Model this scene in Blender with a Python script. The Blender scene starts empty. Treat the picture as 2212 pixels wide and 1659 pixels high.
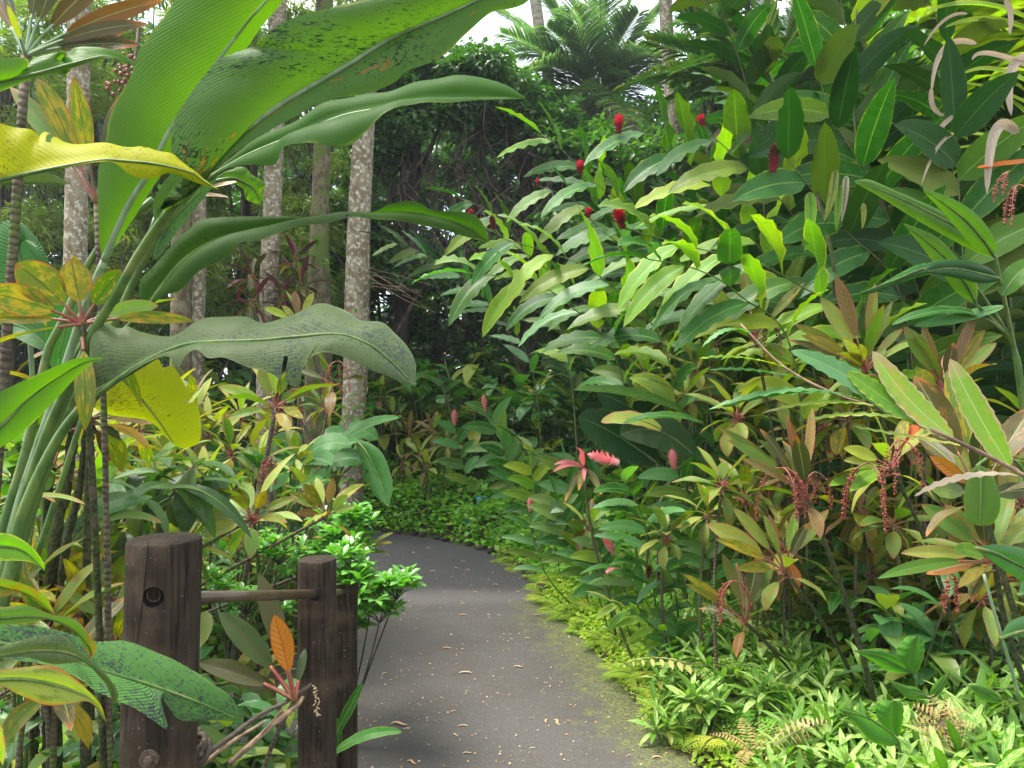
import bpy, math, random
import numpy as np
from math import sin, cos, pi, radians
random.seed(7); rng = np.random.default_rng(7)
SC = bpy.context.scene; COL = SC.collection

# ------------------------------------------------------------------ camera
CH = 1.55
cam = bpy.data.cameras.new('camera'); cam_o = bpy.data.objects.new('camera', cam); COL.objects.link(cam_o)
cam_o.location = (0, 0, CH); cam_o.rotation_euler = (radians(90), 0, 0)
cam.sensor_width = 36; cam.lens = 36*1670/2212; cam.clip_start = .02; cam.clip_end = 500
SC.camera = cam_o
# ------------------------------------------------------------------ world, sun, exposure
SUN_EL, SUN_AZ = 68, -85          # high, to the left of the camera
w = bpy.data.worlds.new('World'); SC.world = w; w.use_nodes = True
nt = w.node_tree; nt.nodes.clear()
out = nt.nodes.new('ShaderNodeOutputWorld'); bg = nt.nodes.new('ShaderNodeBackground'); bg.inputs[1].default_value = .09
sky = nt.nodes.new('ShaderNodeTexSky'); sky.sky_type = 'NISHITA'; sky.sun_disc = False
sky.sun_elevation = radians(SUN_EL); sky.sun_rotation = radians(SUN_AZ)
tc = nt.nodes.new('ShaderNodeTexCoord'); no = nt.nodes.new('ShaderNodeTexNoise'); no.inputs['Scale'].default_value = 2.2; no.inputs['Detail'].default_value = 6
rp = nt.nodes.new('ShaderNodeValToRGB'); rp.color_ramp.elements[0].position = .34; rp.color_ramp.elements[1].position = .56
mx = nt.nodes.new('ShaderNodeMix'); mx.data_type = 'RGBA'; mx.inputs['B'].default_value = (9.0, 9.4, 9.9, 1)
nt.links.new(tc.outputs['Generated'], no.inputs['Vector']); nt.links.new(no.outputs['Fac'], rp.inputs[0])
nt.links.new(rp.outputs[0], mx.inputs['Factor']); nt.links.new(sky.outputs[0], mx.inputs['A'])
nt.links.new(mx.outputs['Result'], bg.inputs[0]); nt.links.new(bg.outputs[0], out.inputs[0])
sl = bpy.data.lights.new('sun', 'SUN'); sl.energy = 3.2; sl.angle = radians(28); sl.color = (1, .95, .86)
so = bpy.data.objects.new('sun', sl); COL.objects.link(so)
so.rotation_euler = (radians(90-SUN_EL), 0, radians(180-SUN_AZ))
SC.view_settings.view_transform = 'Standard'; SC.view_settings.look = 'None'
SC.view_settings.exposure = 1.82; SC.view_settings.gamma = 1
SC.cycles.max_bounces = 7; SC.cycles.diffuse_bounces = 4; SC.cycles.transmission_bounces = 5; SC.cycles.glossy_bounces = 2

# ------------------------------------------------------------------ helpers
FP = 1670.0
def P(X, Y, D): return np.array([(X-1106)/FP*D, D, CH-(Y-829.5)/FP*D])
def nrmz(a): return a/np.maximum(np.linalg.norm(a, axis=-1, keepdims=True), 1e-9)

class G:
    def __init__(s): s.V = []; s.F = []; s.A = []; s.n = 0
    def add(s, V, F, A):
        s.V.append(np.asarray(V, float)); s.A.append(np.asarray(A, float))
        s.F.append(np.asarray(F)+s.n); s.n += len(V); return s
    def build(s, name, mat, parent=None, smooth=True, origin=None):
        me = bpy.data.meshes.new(name)
        if s.n:
            V = np.concatenate(s.V); A = np.concatenate(s.A)
            if origin is not None: V = V-np.asarray(origin)
            me.vertices.add(len(V)); me.vertices.foreach_set('co', V.ravel())
            li = np.concatenate([f.ravel() for f in s.F]); tot = np.concatenate([np.full(len(f), f.shape[1]) for f in s.F])
            me.loops.add(len(li)); me.loops.foreach_set('vertex_index', li.astype(np.int32))
            me.polygons.add(len(tot)); st = np.concatenate([[0], np.cumsum(tot)[:-1]])
            me.polygons.foreach_set('loop_start', st.astype(np.int32)); me.polygons.foreach_set('loop_total', tot.astype(np.int32))
            me.polygons.foreach_set('use_smooth', np.full(len(tot), smooth))
            at = me.attributes.new('lc', 'FLOAT_COLOR', 'POINT'); at.data.foreach_set('color', A.astype(np.float32).ravel())
            me.update(calc_edges=True)
        me.materials.append(mat)
        o = bpy.data.objects.new(name, me); COL.objects.link(o)
        if parent is not None: o.parent = parent
        return o

def tag(o, label=None, cat=None, group=None, kind=None):
    if label: o['label'] = label
    if cat: o['category'] = cat
    if group: o['group'] = group
    if kind: o['kind'] = kind
    return o
def thing(name, label, cat, loc=(0, 0, 0), group=None):
    o = bpy.data.objects.new(name, None); COL.objects.link(o); o.location = tuple(float(v) for v in loc); o.empty_display_size = .05
    return tag(o, label, cat, group)
def kids(o): return [c for c in COL.objects if c.parent == o]
def dup(root, ch, loc, rz=0, s=1.0, label=None, group=None, tilt=(0, 0)):
    r = root.copy(); COL.objects.link(r); r.location = tuple(float(v) for v in loc); r.rotation_euler = (tilt[0], tilt[1], rz); r.scale = (s, s, s)
    if label: r['label'] = label
    if group: r['group'] = group
    for c in ch:
        d = c.copy(); COL.objects.link(d); d.parent = r
    return r

def bez(p0, p1, p2, n):
    t = np.linspace(0, 1, n)[:, None]; p0, p1, p2 = map(np.asarray, (p0, p1, p2))
    return (1-t)**2*p0+2*t*(1-t)*p1+t*t*p2
def cr(pts, n):
    """smooth arc-length resample of a polyline"""
    p = np.asarray(pts, float)
    if len(p) == 2: return p[0]+(p[1]-p[0])*np.linspace(0, 1, n)[:, None]
    q = np.vstack([2*p[0]-p[1], p, 2*p[-1]-p[-2]]); o = []
    for i in range(1, len(q)-2):
        for t in np.linspace(0, 1, 10, endpoint=False):
            o.append(.5*((2*q[i])+(-q[i-1]+q[i+1])*t+(2*q[i-1]-5*q[i]+4*q[i+1]-q[i+2])*t*t+(-q[i-1]+3*q[i]-3*q[i+1]+q[i+2])*t**3))
    o.append(p[-1]); o = np.array(o); d = np.concatenate([[0], np.cumsum(np.linalg.norm(np.diff(o, axis=0), axis=1))])
    t = np.linspace(0, d[-1], n); return np.stack([np.interp(t, d, o[:, k]) for k in range(3)], 1)
_gf = {}
def gridf(n, m):
    if (n, m) not in _gf:
        i, j = np.meshgrid(np.arange(n-1), np.arange(m-1), indexing='ij'); a = (i*m+j).ravel()
        _gf[n, m] = np.stack([a, a+1, a+m+1, a+m], 1)
    return _gf[n, m]
def prof(v, a, b):
    v = np.clip(v, 1e-4, 1-1e-4); m = a/(a+b); return (v**a*(1-v)**b)/(m**a*(1-m)**b)

def leaf(g, sp, W, hint=(0, 0, 1), ab=(.9, .9), fold=.18, wav=0, wn=6, rnd=None, age=0., m=5, roll=0, curl=0, half=None):
    """a leaf blade along the spine points sp (n,3), W = half width, fold lifts the margins"""
    sp = np.asarray(sp); n = len(sp); v = np.linspace(0, 1, n)
    T = nrmz(np.gradient(sp, axis=0)); S = nrmz(np.cross(T, np.asarray(hint, float))); N = np.cross(S, T)
    if roll: S, N = S*cos(roll)+N*sin(roll), N*cos(roll)-S*sin(roll)
    w_ = W*prof(v, *ab); u = np.linspace(-1, 1, m); ph = random.uniform(0, 6)
    au = np.abs(u)[None, :]
    off = au*w_[:, None]*fold-curl*au**2*w_[:, None]
    if wav: off = off+wav*W*au**2*np.sin(wn*2*pi*v[:, None]+ph+(u[None, :] > 0)*1.7)*np.sin(pi*np.clip(v[:, None], 0, 1))**.4
    V = sp[:, None, :]+S[:, None, :]*(u[None, :]*w_[:, None])[..., None]*(1-.15*fold)+N[:, None, :]*off[..., None]
    if half is not None: pass
    A = np.empty((n, m, 4)); A[..., 0] = u*.5+.5; A[..., 1] = v[:, None]; A[..., 2] = random.random() if rnd is None else rnd; A[..., 3] = age
    g.add(V.reshape(-1, 3), gridf(n, m), A.reshape(-1, 4))

def arc(p, az, el, L, droop, n):
    """spine that starts at p heading az/el and bends down by droop"""
    e = el-droop*np.linspace(0, 1, n); t = np.stack([np.cos(e)*sin(az), np.cos(e)*cos(az), np.sin(e)], 1)
    return np.asarray(p)+np.concatenate([[[0, 0, 0]], np.cumsum(t[:-1], 0)])*L/(n-1)

def tube(g, pts, r, k=7, rnd=.5, age=0., cap=True, n=None, bump=0, flat=False):
    pts = cr(pts, n) if n else np.asarray(pts, float); n = len(pts)
    r = np.interp(np.linspace(0, 1, n), np.linspace(0, 1, len(np.atleast_1d(r))), np.atleast_1d(r))
    if bump: r = r*(1+bump*rng.standard_normal(n))
    T = nrmz(np.gradient(pts, axis=0)); ref = np.array([0, 0, 1.]) if abs(T[0][2]) < .9 else np.array([1., 0, 0])
    S = nrmz(np.cross(T, ref)); N = np.cross(T, S); a = np.linspace(0, 2*pi, k, endpoint=False)
    V = pts[:, None]+r[:, None, None]*(S[:, None]*np.cos(a)[None, :, None]+N[:, None]*np.sin(a)[None, :, None])
    i, j = np.meshgrid(np.arange(n-1), np.arange(k), indexing='ij')
    F = np.stack([i*k+j, i*k+(j+1) % k, (i+1)*k+(j+1) % k, (i+1)*k+j], -1).reshape(-1, 4)
    d = np.concatenate([[0], np.cumsum(np.linalg.norm(np.diff(pts, axis=0), axis=1))])
    A = np.empty((n, k, 4)); A[..., 0] = a/(2*pi); A[..., 1] = d[:, None]; A[..., 2] = rnd; A[..., 3] = age
    V = V.reshape(-1, 3); A = A.reshape(-1, 4)
    g.add(V, F, A)
    if cap:
        c = np.array([pts[0], pts[-1]]); g.add(c, np.zeros((0, 3), int), A[[0, -1]]); b = g.n-2-n*k
        q = np.arange(k); f0 = np.stack([q+b, (q+1) % k+b, np.full(k, g.n-2)], 1)[:, ::-1]; f1 = np.stack([q+b+(n-1)*k, (q+1) % k+b+(n-1)*k, np.full(k, g.n-1)], 1)
        g.F.append(f0); g.F.append(f1)

def frames(az, el, roll):
    T = np.stack([np.cos(el)*np.sin(az), np.cos(el)*np.cos(az), np.sin(el)], -1)
    S = np.stack([np.cos(az), -np.sin(az), 0*az], -1); N = np.cross(S, T)
    S2 = S*np.cos(roll)[:, None]+N*np.sin(roll)[:, None]; N2 = np.cross(S2, T)
    return np.stack([S2, T, N2], 1)                                # rows: side, forward, normal
def tmpl(n=3, m=3, W=.25, ab=(.7, .8), droop=.5, fold=.25):
    g = G(); leaf(g, arc((0, 0, 0), 0, 0, 1, droop, n+1), W, ab=ab, fold=fold, m=m, rnd=0)
    return np.concatenate(g.V), np.concatenate(g.F), np.concatenate(g.A)
def scatter(g, T, pos, az, el, roll, s, rnd=None, age=None):
    V, F, A = T; N = len(pos)
    if N == 0: return
    R = frames(az, el, roll); W = np.einsum('vk,nkj->nvj', V, R)*np.reshape(s, (-1, 1, 1))+pos[:, None]
    AA = np.repeat(A[None], N, 0); AA[..., 2] = (rng.random(N) if rnd is None else rnd)[:, None]; AA[..., 3] = (np.zeros(N) if age is None else age)[:, None]
    FF = (F[None]+(np.arange(N)*len(V))[:, None, None]).reshape(-1, F.shape[1])
    g.add(W.reshape(-1, 3), FF, AA.reshape(-1, 4))

# ------------------------------------------------------------------ materials
def newmat(name):
    m = bpy.data.materials.new(name); m.use_nodes = True; t = m.node_tree; t.nodes.clear(); return m, t
class N_:
    def __init__(s, t): s.t = t
    def n(s, ty, **k):
        o = s.t.nodes.new('ShaderNode'+ty)
        for a, b in k.items(): setattr(o, a, b)
        return o
    def l(s, a, b): s.t.links.new(a, b)
    def val(s, x, sock):
        if hasattr(x, 'is_output') or isinstance(x, bpy.types.NodeSocket): s.l(x, sock)
        else: sock.default_value = x
    def math(s, op, a, b=0., c=0., clamp=False):
        o = s.n('Math', operation=op, use_clamp=clamp); s.val(a, o.inputs[0]); s.val(b, o.inputs[1]); s.val(c, o.inputs[2]); return o.outputs[0]
    def mix(s, f, a, b, mode='MIX'):
        o = s.n('Mix', data_type='RGBA', blend_type=mode); s.val(f, o.inputs['Factor'])
        for x, k in ((a, 'A'), (b, 'B')):
            if isinstance(x, tuple): o.inputs[k].default_value = (*x[:3], 1)
            else: s.l(x, o.inputs[k])
        return o.outputs['Result']
    def ramp(s, f, lo, hi):
        o = s.n('MapRange', interpolation_type='SMOOTHSTEP'); s.val(f, o.inputs[0]); o.inputs[1].default_value = lo; o.inputs[2].default_value = hi; return o.outputs[0]
    def noise(s, vec, sc, det=3, rough=.55, dist=0):
        o = s.n('TexNoise'); o.inputs['Scale'].default_value = sc; o.inputs['Detail'].default_value = det; o.inputs['Roughness'].default_value = rough; o.inputs['Distortion'].default_value = dist
        if vec is not None: s.l(vec, o.inputs['Vector'])
        return o.outputs['Fac']

def leafmat(name, c1, c2, c3=(.28, .2, .02), edge=None, ew=.8, mid=None, mw=.05, vn=26, vs=.25, slant=.5, spot=None, spt=.58, spsc=30,
            blot=None, bt=(.5, .62), bsc=9, trans=.35, rough=.38, bump=.35, tipc=None, tip=.8, back=None, spec=.28, tcol=None):
    m, t = newmat(name); k = N_(t); o = k.n('OutputMaterial')
    at = k.n('Attribute', attribute_name='lc'); sep = k.n('SeparateColor'); k.l(at.outputs['Color'], sep.inputs[0])
    u0, v, rnd = sep.outputs[0], sep.outputs[1], sep.outputs[2]; age = at.outputs['Alpha']
    au = k.math('ABSOLUTE', k.math('MULTIPLY_ADD', u0, 2., -1.))
    geo = k.n('NewGeometry'); pos = k.n('TexCoord').outputs['Object']
    cmb = k.n('CombineXYZ'); k.l(u0, cmb.inputs[0]); k.l(v, cmb.inputs[1]); k.l(k.math('MULTIPLY', rnd, 37.), cmb.inputs[2])
    nz = k.noise(pos, 14, 3)
    nzuv = k.noise(cmb.outputs[0], bsc, 4, .6, .4)
    col = k.mix(k.math('ADD', k.math('MULTIPLY', rnd, .75), k.math('MULTIPLY_ADD', nz, .8, -.27), clamp=True), c1, c2)
    col = k.mix(age, col, c3)
    if blot: col = k.mix(k.ramp(k.math('ADD', nzuv, k.math('MULTIPLY_ADD', rnd, .16, -.08)), *bt), col, blot)
    if tipc: col = k.mix(k.ramp(k.math('ADD', v, k.math('MULTIPLY_ADD', nzuv, .6, -.3)), tip-.12, tip+.12), col, tipc)
    ph = k.math('ADD', k.math('MULTIPLY', v, float(vn)), k.math('MULTIPLY', au, -slant*vn*.35))
    ve = k.math('POWER', k.math('ABSOLUTE', k.math('SINE', k.math('MULTIPLY', ph, pi))), 3.)
    fine = k.math('SINE', k.math('MULTIPLY', ph, pi*5.3))
    vv = k.math('MULTIPLY_ADD', ve, -vs, 1.+vs*.5)
    vv = k.math('ADD', vv, k.math('MULTIPLY', fine, vs*.16))
    hs = k.n('HueSaturation'); k.l(col, hs.inputs['Color']); k.l(vv, hs.inputs['Value']); col = hs.outputs[0]
    if mid: col = k.mix(k.ramp(au, mw*1.6, mw*.4), col, mid)
    if edge: col = k.mix(k.ramp(k.math('ADD', au, k.math('MULTIPLY_ADD', nzuv, .5, -.25)), ew-.08, ew+.14), col, edge)
    if spot:
        sv = k.n('CombineXYZ'); k.l(k.math('MULTIPLY', u0, 1.), sv.inputs[0]); k.l(k.math('MULTIPLY', v, 4.), sv.inputs[1]); k.l(rnd, sv.inputs[2])
        s1 = k.noise(sv.outputs[0], spsc, 4, .7, 1.2); s2 = k.noise(pos, 7, 2)
        col = k.mix(k.ramp(k.math('ADD', s1, k.math('MULTIPLY_ADD', s2, .5, -.25)), spt, spt+.06), col, spot)
    frontcol = col
    if back: frontcol = k.mix(geo.outputs['Backfacing'], col, back)
    p = k.n('BsdfPrincipled'); k.l(frontcol, p.inputs['Base Color']); p.inputs['Specular IOR Level'].default_value = spec
    k.l(k.math('MULTIPLY_ADD', nz, .4, rough-.24), p.inputs['Roughness'])
    h = k.math('ADD', k.math('MULTIPLY', ve, .8), k.math('MULTIPLY', nz, 1.2)); h = k.math('ADD', h, k.math('MULTIPLY', fine, .12))
    b = k.n('Bump'); b.inputs['Strength'].default_value = bump; b.inputs['Distance'].default_value = .004; k.l(h, b.inputs['Height']); k.l(b.outputs[0], p.inputs['Normal'])
    tr = k.n('BsdfTranslucent'); tcx = k.mix(.75, col, tcol or (.72, 1., .2), 'MULTIPLY'); g2 = k.n('HueSaturation'); g2.inputs['Saturation'].default_value = 1.1; g2.inputs['Value'].default_value = 1.75
    k.l(tcx, g2.inputs['Color']); k.l(g2.outputs[0], tr.inputs['Color'])
    ms = k.n('MixShader'); ms.inputs[0].default_value = trans; k.l(p.outputs[0], ms.inputs[1]); k.l(tr.outputs[0], ms.inputs[2]); k.l(ms.outputs[0], o.inputs[0])
    return m

def solid(name, c1, c2, c3=None, sc=(12, 12, 12), det=5, lo=.4, hi=.6, rough=.8, bump=.5, bd=.01, c3sc=6, c3t=(.52, .62), ring=0, spec=.3, coord='Object', vscale=None):
    m, t = newmat(name); k = N_(t); o = k.n('OutputMaterial'); pos = k.n('TexCoord').outputs[coord]
    mp = k.n('Mapping'); k.l(pos, mp.inputs[0]); mp.inputs['Scale'].default_value = sc
    a = k.noise(mp.outputs[0], 1, det, .62, .3); col = k.mix(k.ramp(a, lo, hi), c1, c2); h = a
    if c3:
        b_ = k.noise(pos, c3sc, 5, .65); col = k.mix(k.ramp(b_, *c3t), col, c3); h = k.math('ADD', h, k.math('MULTIPLY', b_, .5))
    if ring:
        at = k.n('Attribute', attribute_name='lc'); sep = k.n('SeparateColor'); k.l(at.outputs['Color'], sep.inputs[0])
        r_ = k.math('POWER', k.math('ABSOLUTE', k.math('SINE', k.math('MULTIPLY', k.math('ADD', sep.outputs[1], k.math('MULTIPLY', a, .02)), float(ring)))), .5)
        col = k.mix(k.math('MULTIPLY_ADD', r_, -.6, .6), col, (.03, .025, .02)); h = k.math('ADD', h, r_)
    p = k.n('BsdfPrincipled'); k.l(col, p.inputs['Base Color']); p.inputs['Roughness'].default_value = rough; p.inputs['Specular IOR Level'].default_value = spec
    b = k.n('Bump'); b.inputs['Strength'].default_value = bump; b.inputs['Distance'].default_value = bd; k.l(h, b.inputs['Height']); k.l(b.outputs[0], p.inputs['Normal'])
    k.l(p.outputs[0], o.inputs[0]); return m

M = {}
M['hel'] = leafmat('heliconia_green', (.05, .125, .018), (.072, .155, .024), mid=(.2, .34, .12), mw=.02, blot=(.16, .09, .02), bt=(.7, .72), bsc=7, vn=46, vs=.14, slant=-.9, trans=.38, tcol=(1, 1, .42), rough=.35, bump=.25, spec=.15, edge=(.3, .35, .05), ew=1.03)
M['hel2'] = leafmat('heliconia_speckled', (.035, .085, .018), (.055, .12, .024), mid=(.09, .12, .06), mw=.02, blot=(.2, .1, .03), bt=(.72, .74), bsc=8, vn=60, vs=.13, slant=-.9, trans=.34, tcol=(1, 1, .42), rough=.45, spec=.18, spot=(.012, .03, .012), spt=.6, spsc=22, bump=.2, edge=(.3, .32, .05), ew=1.04)
M['held'] = leafmat('heliconia_dark', (.022, .06, .01), (.04, .085, .012), mid=(.08, .12, .04), mw=.02, vn=50, vs=.12, slant=-.9, trans=.4, rough=.6, spec=.1, spot=(.008, .02, .008), spt=.6, spsc=16, bump=.2, edge=(.25, .3, .05), ew=1.04)
M['helM'] = leafmat('heliconia_mid_green', (.028, .085, .012), (.045, .115, .016), mid=(.1, .16, .06), mw=.02, vn=50, vs=.1, slant=-.9, trans=.48, tcol=(.9, 1, .35), rough=.6, spec=.1, bump=.12, edge=(.25, .3, .05), ew=1.04)
M['helY'] = leafmat('heliconia_yellow', (.24, .26, .008), (.3, .3, .01), mid=(.3, .2, .03), mw=.025, vn=40, vs=.14, slant=-.7, trans=.4, rough=.55, spec=.08, spot=(.16, .1, .015), spt=.6, spsc=14, edge=(.34, .14, .02), ew=1.05, bump=.1)
M['helG'] = leafmat('heliconia_dusty', (.062, .09, .034), (.09, .125, .045), mid=(.16, .24, .1), mw=.02, vn=44, vs=.16, slant=-.8, trans=.15, rough=.55, spec=.12, spot=(.03, .045, .04), spt=.57, spsc=26, edge=(.4, .42, .14), ew=1.02, bump=.12)
M['helS'] = leafmat('heliconia_scaly', (.06, .15, .035), (.09, .2, .05), mid=(.22, .3, .08), mw=.02, vn=52, vs=.3, slant=-.8, trans=.15, rough=.5, spec=.15, spot=(.035, .05, .045), spt=.49, spsc=16, edge=(.3, .34, .1), ew=1.04, bump=.5)
M['helB'] = leafmat('broad_leaf_bluish', (.03, .11, .02), (.055, .16, .035), mid=(.2, .32, .14), mw=.03, vn=34, vs=.12, slant=-.8, trans=.3, rough=.32, edge=(.28, .34, .1), ew=1.04)
M['ti'] = leafmat('ti_green_orange', (.06, .12, .012), (.12, .17, .016), c3=(.3, .16, .015), edge=(.32, .06, .03), ew=.93, mid=(.03, .06, .015), mw=.03, vn=14, vs=.15, slant=1.6, blot=(.34, .24, .012), bt=(.46, .66), bsc=5, trans=.33, rough=.4, tipc=(.24, .08, .03), tip=.97)
M['tid'] = leafmat('ti_dark_red', (.035, .05, .015), (.07, .07, .018), c3=(.35, .09, .02), edge=(.25, .05, .03), ew=1.0, mid=(.2, .25, .1), mw=.04, vn=14, vs=.15, slant=1.6, blot=(.2, .1, .015), bt=(.55, .72), bsc=5, trans=.12, rough=.4, tipc=(.4, .13, .03), tip=.9)
M['tip'] = leafmat('ti_pale_pink', (.13, .25, .035), (.24, .34, .07), c3=(.35, .25, .06), edge=(.42, .14, .12), ew=.88, mid=(.2, .26, .12), mw=.04, vn=16, vs=.3, slant=1.8, blot=(.3, .3, .05), bt=(.48, .6), bsc=6, trans=.3, rough=.36, tipc=(.32, .12, .06), tip=.95)
M['tig'] = leafmat('ti_olive', (.065, .15, .02), (.13, .21, .03), c3=(.3, .2, .03), edge=(.25, .1, .05), ew=.93, mid=(.2, .08, .06), mw=.03, vn=16, vs=.25, slant=1.8, blot=(.2, .13, .02), bt=(.5, .66), bsc=4, trans=.28, rough=.36, tipc=(.26, .1, .04), tip=.92)
M['tiy'] = leafmat('ti_yellow_orange', (.2, .26, .04), (.29, .31, .07), c3=(.42, .24, .1), edge=(.36, .13, .04), ew=.88, mid=(.35, .13, .06), mw=.04, vn=16, vs=.2, slant=1.8, blot=(.12, .16, .03), bt=(.5, .66), bsc=5, trans=.35, rough=.42)
M['tiq'] = leafmat('ti_dark_olive', (.025, .05, .012), (.04, .07, .014), c3=(.07, .05, .015), edge=(.12, .03, .02), ew=1.0, mid=(.1, .03, .03), mw=.03, vn=14, vs=.12, slant=1.6, trans=.25, rough=.4)
M['tipu'] = leafmat('ti_purple', (.07, .025, .04), (.11, .03, .04), c3=(.3, .07, .05), edge=(.12, .03, .05), ew=.9, mid=(.1, .03, .05), vn=14, vs=.2, trans=.15, rough=.35)
M['tipk'] = leafmat('ti_bright_pink', (.42, .12, .14), (.5, .22, .22), c3=(.35, .25, .1), edge=(.55, .12, .14), vn=14, vs=.2, trans=.3, rough=.4, tcol=(1, .6, .6))
M['gin'] = leafmat('ginger_green', (.018, .08, .012), (.036, .135, .018), c3=(.3, .3, .03), edge=(.3, .36, .04), ew=.97, mid=(.16, .28, .06), mw=.04, vn=20, vs=.12, slant=1.2, trans=.24, rough=.32, spec=.28, bump=.3)
M['gind'] = leafmat('ginger_dark', (.009, .035, .008), (.018, .066, .013), c3=(.2, .22, .03), edge=(.1, .17, .03), ew=1.0, mid=(.06, .13, .04), mw=.03, vn=20, vs=.12, slant=1.2, trans=.18, rough=.4, spec=.15, bump=.3)
M['giny'] = leafmat('ginger_yellow', (.09, .23, .015), (.17, .32, .022), c3=(.42, .36, .03), edge=(.42, .4, .05), ew=.9, mid=(.25, .36, .1), mw=.04, vn=20, vs=.12, slant=1.2, trans=.36, rough=.34, bump=.3)
M['ginx'] = leafmat('ginger_withering', (.2, .34, .05), (.28, .4, .06), c3=(.42, .3, .18), edge=(.5, .34, .24), ew=.87, mid=(.4, .45, .2), mw=.04, vn=20, vs=.12, slant=1.2, trans=.3, rough=.5, bump=.3, blot=(.36, .34, .05), bt=(.52, .62), bsc=4, tipc=(.42, .27, .19), tip=.9)
M['ginb'] = leafmat('ginger_bluish', (.06, .17, .05), (.1, .24, .08), c3=(.3, .3, .05), edge=(.2, .3, .09), ew=1.0, mid=(.17, .28, .1), mw=.04, vn=20, vs=.12, slant=1.2, trans=.3, rough=.26, spec=.5, bump=.3)
M['agl'] = leafmat('aglaonema', (.09, .25, .025), (.15, .33, .04), c3=(.3, .34, .1), mid=(.12, .22, .04), mw=.05, edge=(.1, .2, .04), ew=.9, blot=(.36, .48, .14), bt=(.44, .52), bsc=8, vn=12, vs=.12, trans=.25, rough=.32)
M['shr'] = leafmat('pittosporum_leaf', (.1, .26, .05), (.15, .34, .07), c3=(.4, .36, .05), mid=(.25, .45, .12), vn=8, vs=.05, trans=.28, rough=.22, bump=.1, spec=.6)
M['dk'] = leafmat('glossy_dark_leaf', (.03, .07, .022), (.05, .11, .03), c3=(.2, .26, .03), mid=(.1, .16, .05), edge=(.1, .17, .03), ew=.98, vn=14, vs=.25, slant=1.6, trans=.25, rough=.3, spot=(.1, .11, .08), spt=.68, spsc=18)
M['fil'] = leafmat('understory_leaf', (.06, .17, .018), (.12, .25, .03), c3=(.33, .28, .06), mid=(.16, .26, .08), edge=(.22, .26, .06), ew=.98, vn=12, vs=.15, slant=1.2, trans=.3, rough=.34)
M['fern'] = leafmat('fern_green', (.1, .28, .035), (.19, .4, .05), c3=(.4, .3, .14), vn=6, vs=.05, trans=.35, rough=.55, spec=.15, bump=.1)
M['fernb'] = leafmat('fern_dried', (.34, .22, .1), (.42, .28, .14), vn=6, vs=.1, trans=.25, rough=.6, bump=.1, tcol=(1, .8, .5))
M['ivy'] = leafmat('creeper_leaf', (.07, .22, .02), (.16, .38, .03), c3=(.32, .38, .05), vn=6, vs=.08, trans=.3, rough=.36, bump=.1)
M['sel'] = leafmat('ground_cover_leaf', (.19, .34, .03), (.33, .43, .05), c3=(.5, .45, .08), vn=6, vs=.05, trans=.35, rough=.55, spec=.15, bump=.1)
M['tree'] = leafmat('tree_leaf', (.04, .1, .03), (.08, .17, .045), c3=(.14, .22, .04), vn=6, vs=.05, trans=.25, rough=.3, spec=.4, bump=.1)
M['treel'] = leafmat('tree_leaf_light', (.06, .14, .035), (.1, .2, .05), c3=(.22, .28, .06), vn=6, vs=.05, trans=.35, rough=.35, bump=.1)
M['bam'] = leafmat('narrow_tree_leaf', (.13, .19, .045), (.22, .27, .07), c3=(.3, .24, .1), vn=4, vs=.05, trans=.35, rough=.45, bump=.1)
M['palm'] = leafmat('palm_leaflet_hazed', (.09, .16, .11), (.14, .22, .15), c3=(.32, .27, .17), vn=5, vs=.05, trans=.4, rough=.35, bump=.1)  # pale bluish tint puts distance haze into the leaflet colour
M['palmd'] = leafmat('palm_leaflet_dark', (.035, .09, .03), (.07, .14, .045), c3=(.3, .25, .14), vn=5, vs=.05, trans=.25, rough=.3, bump=.1)
M['strap'] = leafmat('strap_leaf', (.14, .24, .02), (.24, .32, .03), c3=(.34, .26, .05), edge=(.3, .3, .04), vn=3, vs=.1, trans=.4, rough=.35, bump=.2)
M['dead'] = leafmat('dead_leaf', (.27, .21, .155), (.38, .32, .25), c3=(.25, .12, .06), vn=10, vs=.2, trans=.25, rough=.7, bump=.5, tcol=(1, .85, .7))
M['lit'] = leafmat('litter_leaf', (.5, .34, .2), (.62, .47, .32), c3=(.5, .2, .06), vn=10, vs=.2, trans=.05, rough=.7, bump=.5)
M['pleat'] = leafmat('pleated_leaf', (.06, .2, .02), (.1, .27, .03), edge=(.3, .38, .05), ew=1.0, mid=(.2, .34, .05), vn=9, vs=.55, slant=3.2, trans=.3, rough=.26, bump=.8)
M['stem'] = solid('green_stem', (.045, .1, .02), (.09, .15, .03), (.14, .17, .05), sc=(30, 30, 8), rough=.45, bump=.15)
M['stemp'] = solid('waxy_stem', (.13, .2, .1), (.2, .27, .15), (.08, .14, .03), sc=(30, 30, 4), rough=.5, bump=.15)
M['stemd'] = solid('dark_cane', (.06, .09, .03), (.11, .13, .05), (.09, .07, .04), sc=(40, 40, 12), rough=.6, bump=.3)
M['stemr'] = solid('red_petiole', (.22, .045, .04), (.2, .11, .05), (.1, .07, .03), sc=(30, 30, 30), rough=.4, bump=.1)
M['canet'] = solid('ringed_cane', (.06, .045, .03), (.11, .085, .055), (.08, .11, .025), sc=(50, 50, 50), rough=.8, ring=190, bump=.5, c3t=(.48, .6))
M['moss'] = solid('mossy_stem', (.03, .035, .014), (.065, .085, .022), (.085, .07, .045), sc=(90, 90, 90), rough=1, bump=1, bd=.02, c3sc=30)
M['bark'] = solid('lichen_bark', (.13, .1, .055), (.22, .185, .12), (.42, .39, .32), sc=(11, 11, 5), rough=.9, bump=.8, bd=.02, c3sc=24, c3t=(.49, .64))
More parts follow.
